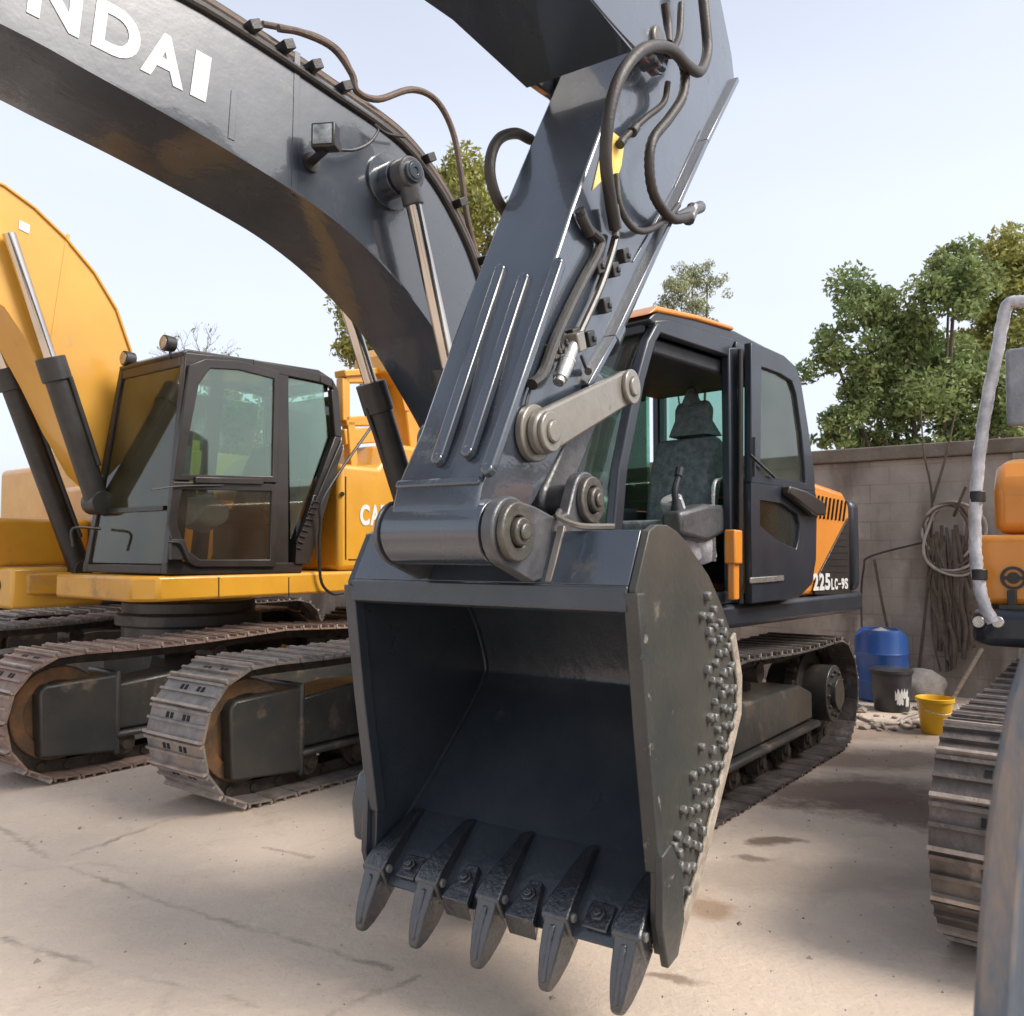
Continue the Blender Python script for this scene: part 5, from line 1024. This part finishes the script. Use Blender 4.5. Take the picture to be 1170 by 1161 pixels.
tree(262, 17.5, [(250, 480, 40), (285, 500, 45), (230, 530, 40), (300, 470, 30), (340, 520, 40), (350, 470, 24), (265, 445, 24), (200, 540, 36)], 'bushy green tree seen through the windows of the black-brown cab', n=11000, size=.06, stems=3)
# bare twiggy tree
BY = 16; bx = (212 - CX) / F * BY; r0 = empty('tree', (bx, BY, 0), 0, 'bare twiggy sapling poking up behind the black-brown cab roof', 'tree'); R3 = random.Random(9)
k = MB(); k.tube([(0, 0, 0), (.05, 0, 2.4), (0, 0, 4.9)], (.06, .025), 8, 4); k.build('trunk', 'bark', r0)
k = MB(); tips = []
def grow(p, d, ln, r, lv):
    q = p + d * ln; k.tube([tuple(p), tuple(p.lerp(q, .5) + Vector((R3.uniform(-.04, .04), R3.uniform(-.04, .04), 0))), tuple(q)], (r, r * .55), 5, 2)
    if lv:
        for _ in range(3): grow(q, (d + Vector((R3.uniform(-.75, .75), R3.uniform(-.75, .75), R3.uniform(-.2, .5)))).normalized(), ln * R3.uniform(.6, .85), r * .55, lv - 1)
    else: tips.append(q)
for _ in range(5): grow(Vector((0, 0, R3.uniform(4.3, 4.9))), Vector((R3.uniform(-.8, .8), R3.uniform(-.6, .6), 1)).normalized(), .42, .016, 3)
k.build('branch', 'bark', r0); V, Fc = leaves([(t.x, t.y, t.z, .12) for t in tips[::6]], 60, .03); leafobj('crown', V, Fc, 'leafy', r0)
# sapling stems in front of the wall
def vine(label, paths, name='sapling'):
    k = MB(); base = paths[0][0]; 
    for P in paths: k.tube([tuple(wp(*p)) for p in P], (.018, .008), 7, 4)
    return tag(k.build(name, 'bark'), label, 'plant')
vine('thin forked bare sapling growing against the wall above the pails', [[(1046, 800, .14), (1058, 690, .10), (1065, 575, .08), (1056, 520, .1), (1052, 470, .1)], [(1065, 575, .08), (1080, 525, .1), (1092, 470, .1)]])
# dry grass and litter banks beyond the yard
V, Fc = leaves([(-13.5 + rng.random() * 14, 16 + rng.random() * 9, .05, .9) for _ in range(60)], 26000, .05, .15); r_o = leafobj('dry_grass', V, Fc, 'grass', None); tag(r_o, 'dry grass growing beyond the yellow machines', 'grass', kind='stuff')
V = V; V[:, 2] = np.abs(V[:, 2]); r_o.data.vertices.foreach_set('co', V.ravel())
def bank(name, x0, x1, y0, y1, h, m, label):
    nx, ny = 60, 16; vs = []; 
    for i in range(nx):
        for j in range(ny):
            u, v = i / (nx - 1), j / (ny - 1); x = x0 + (x1 - x0) * u; y = y0 + (y1 - y0) * v
            vs.append((x, y, -.05 + h * math.sin(math.pi * v) ** .7 * min(1, 6 * u, 6 * (1 - u)) * (.8 + .25 * math.sin(u * 21) + .1 * math.sin(u * 57 + v * 9))))
    k = MB(); k.add(vs, [(i * ny + j, (i + 1) * ny + j, (i + 1) * ny + j + 1, i * ny + j + 1) for i in range(nx - 1) for j in range(ny - 1)]); return tag(k.build(name, m, smooth=180), label, name.replace('_', ' '), kind='structure')
M['soil'] = mat('rubbly_red_soil', (.20, .13, .10), (.12, .085, .065), 6, .95, 0, .8, 9, c3=(.30, .24, .19), t3=.55, s3=9)
bank('soil_bank', -34, -4, 17, 23, 1.0, 'soil', 'low reddish soil bank beyond the machines')
V, Fc = leaves([(-30 + rng.random() * 24, 17.5 + rng.random() * 4, .7, .7) for _ in range(70)], 16000, .05, .3); lo_ = leafobj('leaf_litter', V, Fc, 'litter', None); tag(lo_, 'brown leaf litter covering the soil bank', 'leaf litter', kind='stuff')

# ================================================================== sky and sun
SUN_EL, SUN_AZ = 45, 110       # azimuth clockwise from +Y
w = bpy.data.worlds.new('World'); SC.world = w; w.use_nodes = True; nt = w.node_tree; N = nt.nodes; L = nt.links
sky = N.new('ShaderNodeTexSky'); sky.sky_type = 'NISHITA'; sky.sun_disc = False; sky.sun_elevation = math.radians(SUN_EL); sky.sun_rotation = math.radians(SUN_AZ); sky.air_density = 1.0; sky.dust_density = 4.0; sky.ozone_density = 1.0
hsv = N.new('ShaderNodeHueSaturation'); hsv.inputs['Saturation'].default_value = .62; L.new(sky.outputs[0], hsv.inputs['Color'])
hm = N.new('ShaderNodeMix'); hm.data_type = 'RGBA'; tcw = N.new('ShaderNodeTexCoord'); sw = N.new('ShaderNodeSeparateXYZ'); L.new(tcw.outputs['Generated'], sw.inputs[0]); mw = N.new('ShaderNodeMapRange'); mw.interpolation_type = 'SMOOTHSTEP'
mw.inputs[1].default_value = .30; mw.inputs[2].default_value = .95; mw.inputs[3].default_value = .68; mw.inputs[4].default_value = .10; L.new(sw.outputs[2], mw.inputs[0])
cn = N.new('ShaderNodeTexNoise'); cn.inputs['Scale'].default_value = 1.6; cn.inputs['Detail'].default_value = 6; cm = N.new('ShaderNodeMapping'); cm.inputs['Scale'].default_value = (1, 1, 3); L.new(tcw.outputs['Generated'], cm.inputs[0]); L.new(cm.outputs[0], cn.inputs[0])
cr2 = N.new('ShaderNodeMath'); cr2.operation = 'MULTIPLY_ADD'; cr2.inputs[1].default_value = .34; L.new(cn.outputs[0], cr2.inputs[0]); ca = N.new('ShaderNodeMath'); ca.operation = 'SUBTRACT'; ca.inputs[1].default_value = .17; L.new(mw.outputs[0], ca.inputs[0]); L.new(ca.outputs[0], cr2.inputs[2]); L.new(cr2.outputs[0], hm.inputs[0]); L.new(hsv.outputs[0], hm.inputs[6]); hm.inputs[7].default_value = (4.55, 4.85, 5.55, 1)
bg = N['Background']; L.new(hm.outputs[2], bg.inputs[0]); bg.inputs[1].default_value = .14
sl = bpy.data.lights.new('sun', 'SUN'); sl.energy = 2.0; sl.angle = math.radians(24); sl.color = (1, .93, .84); so = bpy.data.objects.new('sun', sl); COL.objects.link(so)
az, el = math.radians(SUN_AZ), math.radians(SUN_EL); sd = Vector((math.sin(az) * math.cos(el), math.cos(az) * math.cos(el), math.sin(el))); so.rotation_euler = sd.to_track_quat('Z', 'Y').to_euler(); so.location = sd * 50
SC.view_settings.view_transform = 'Standard'; SC.view_settings.look = 'None'; SC.view_settings.exposure = .70; SC.view_settings.gamma = 1
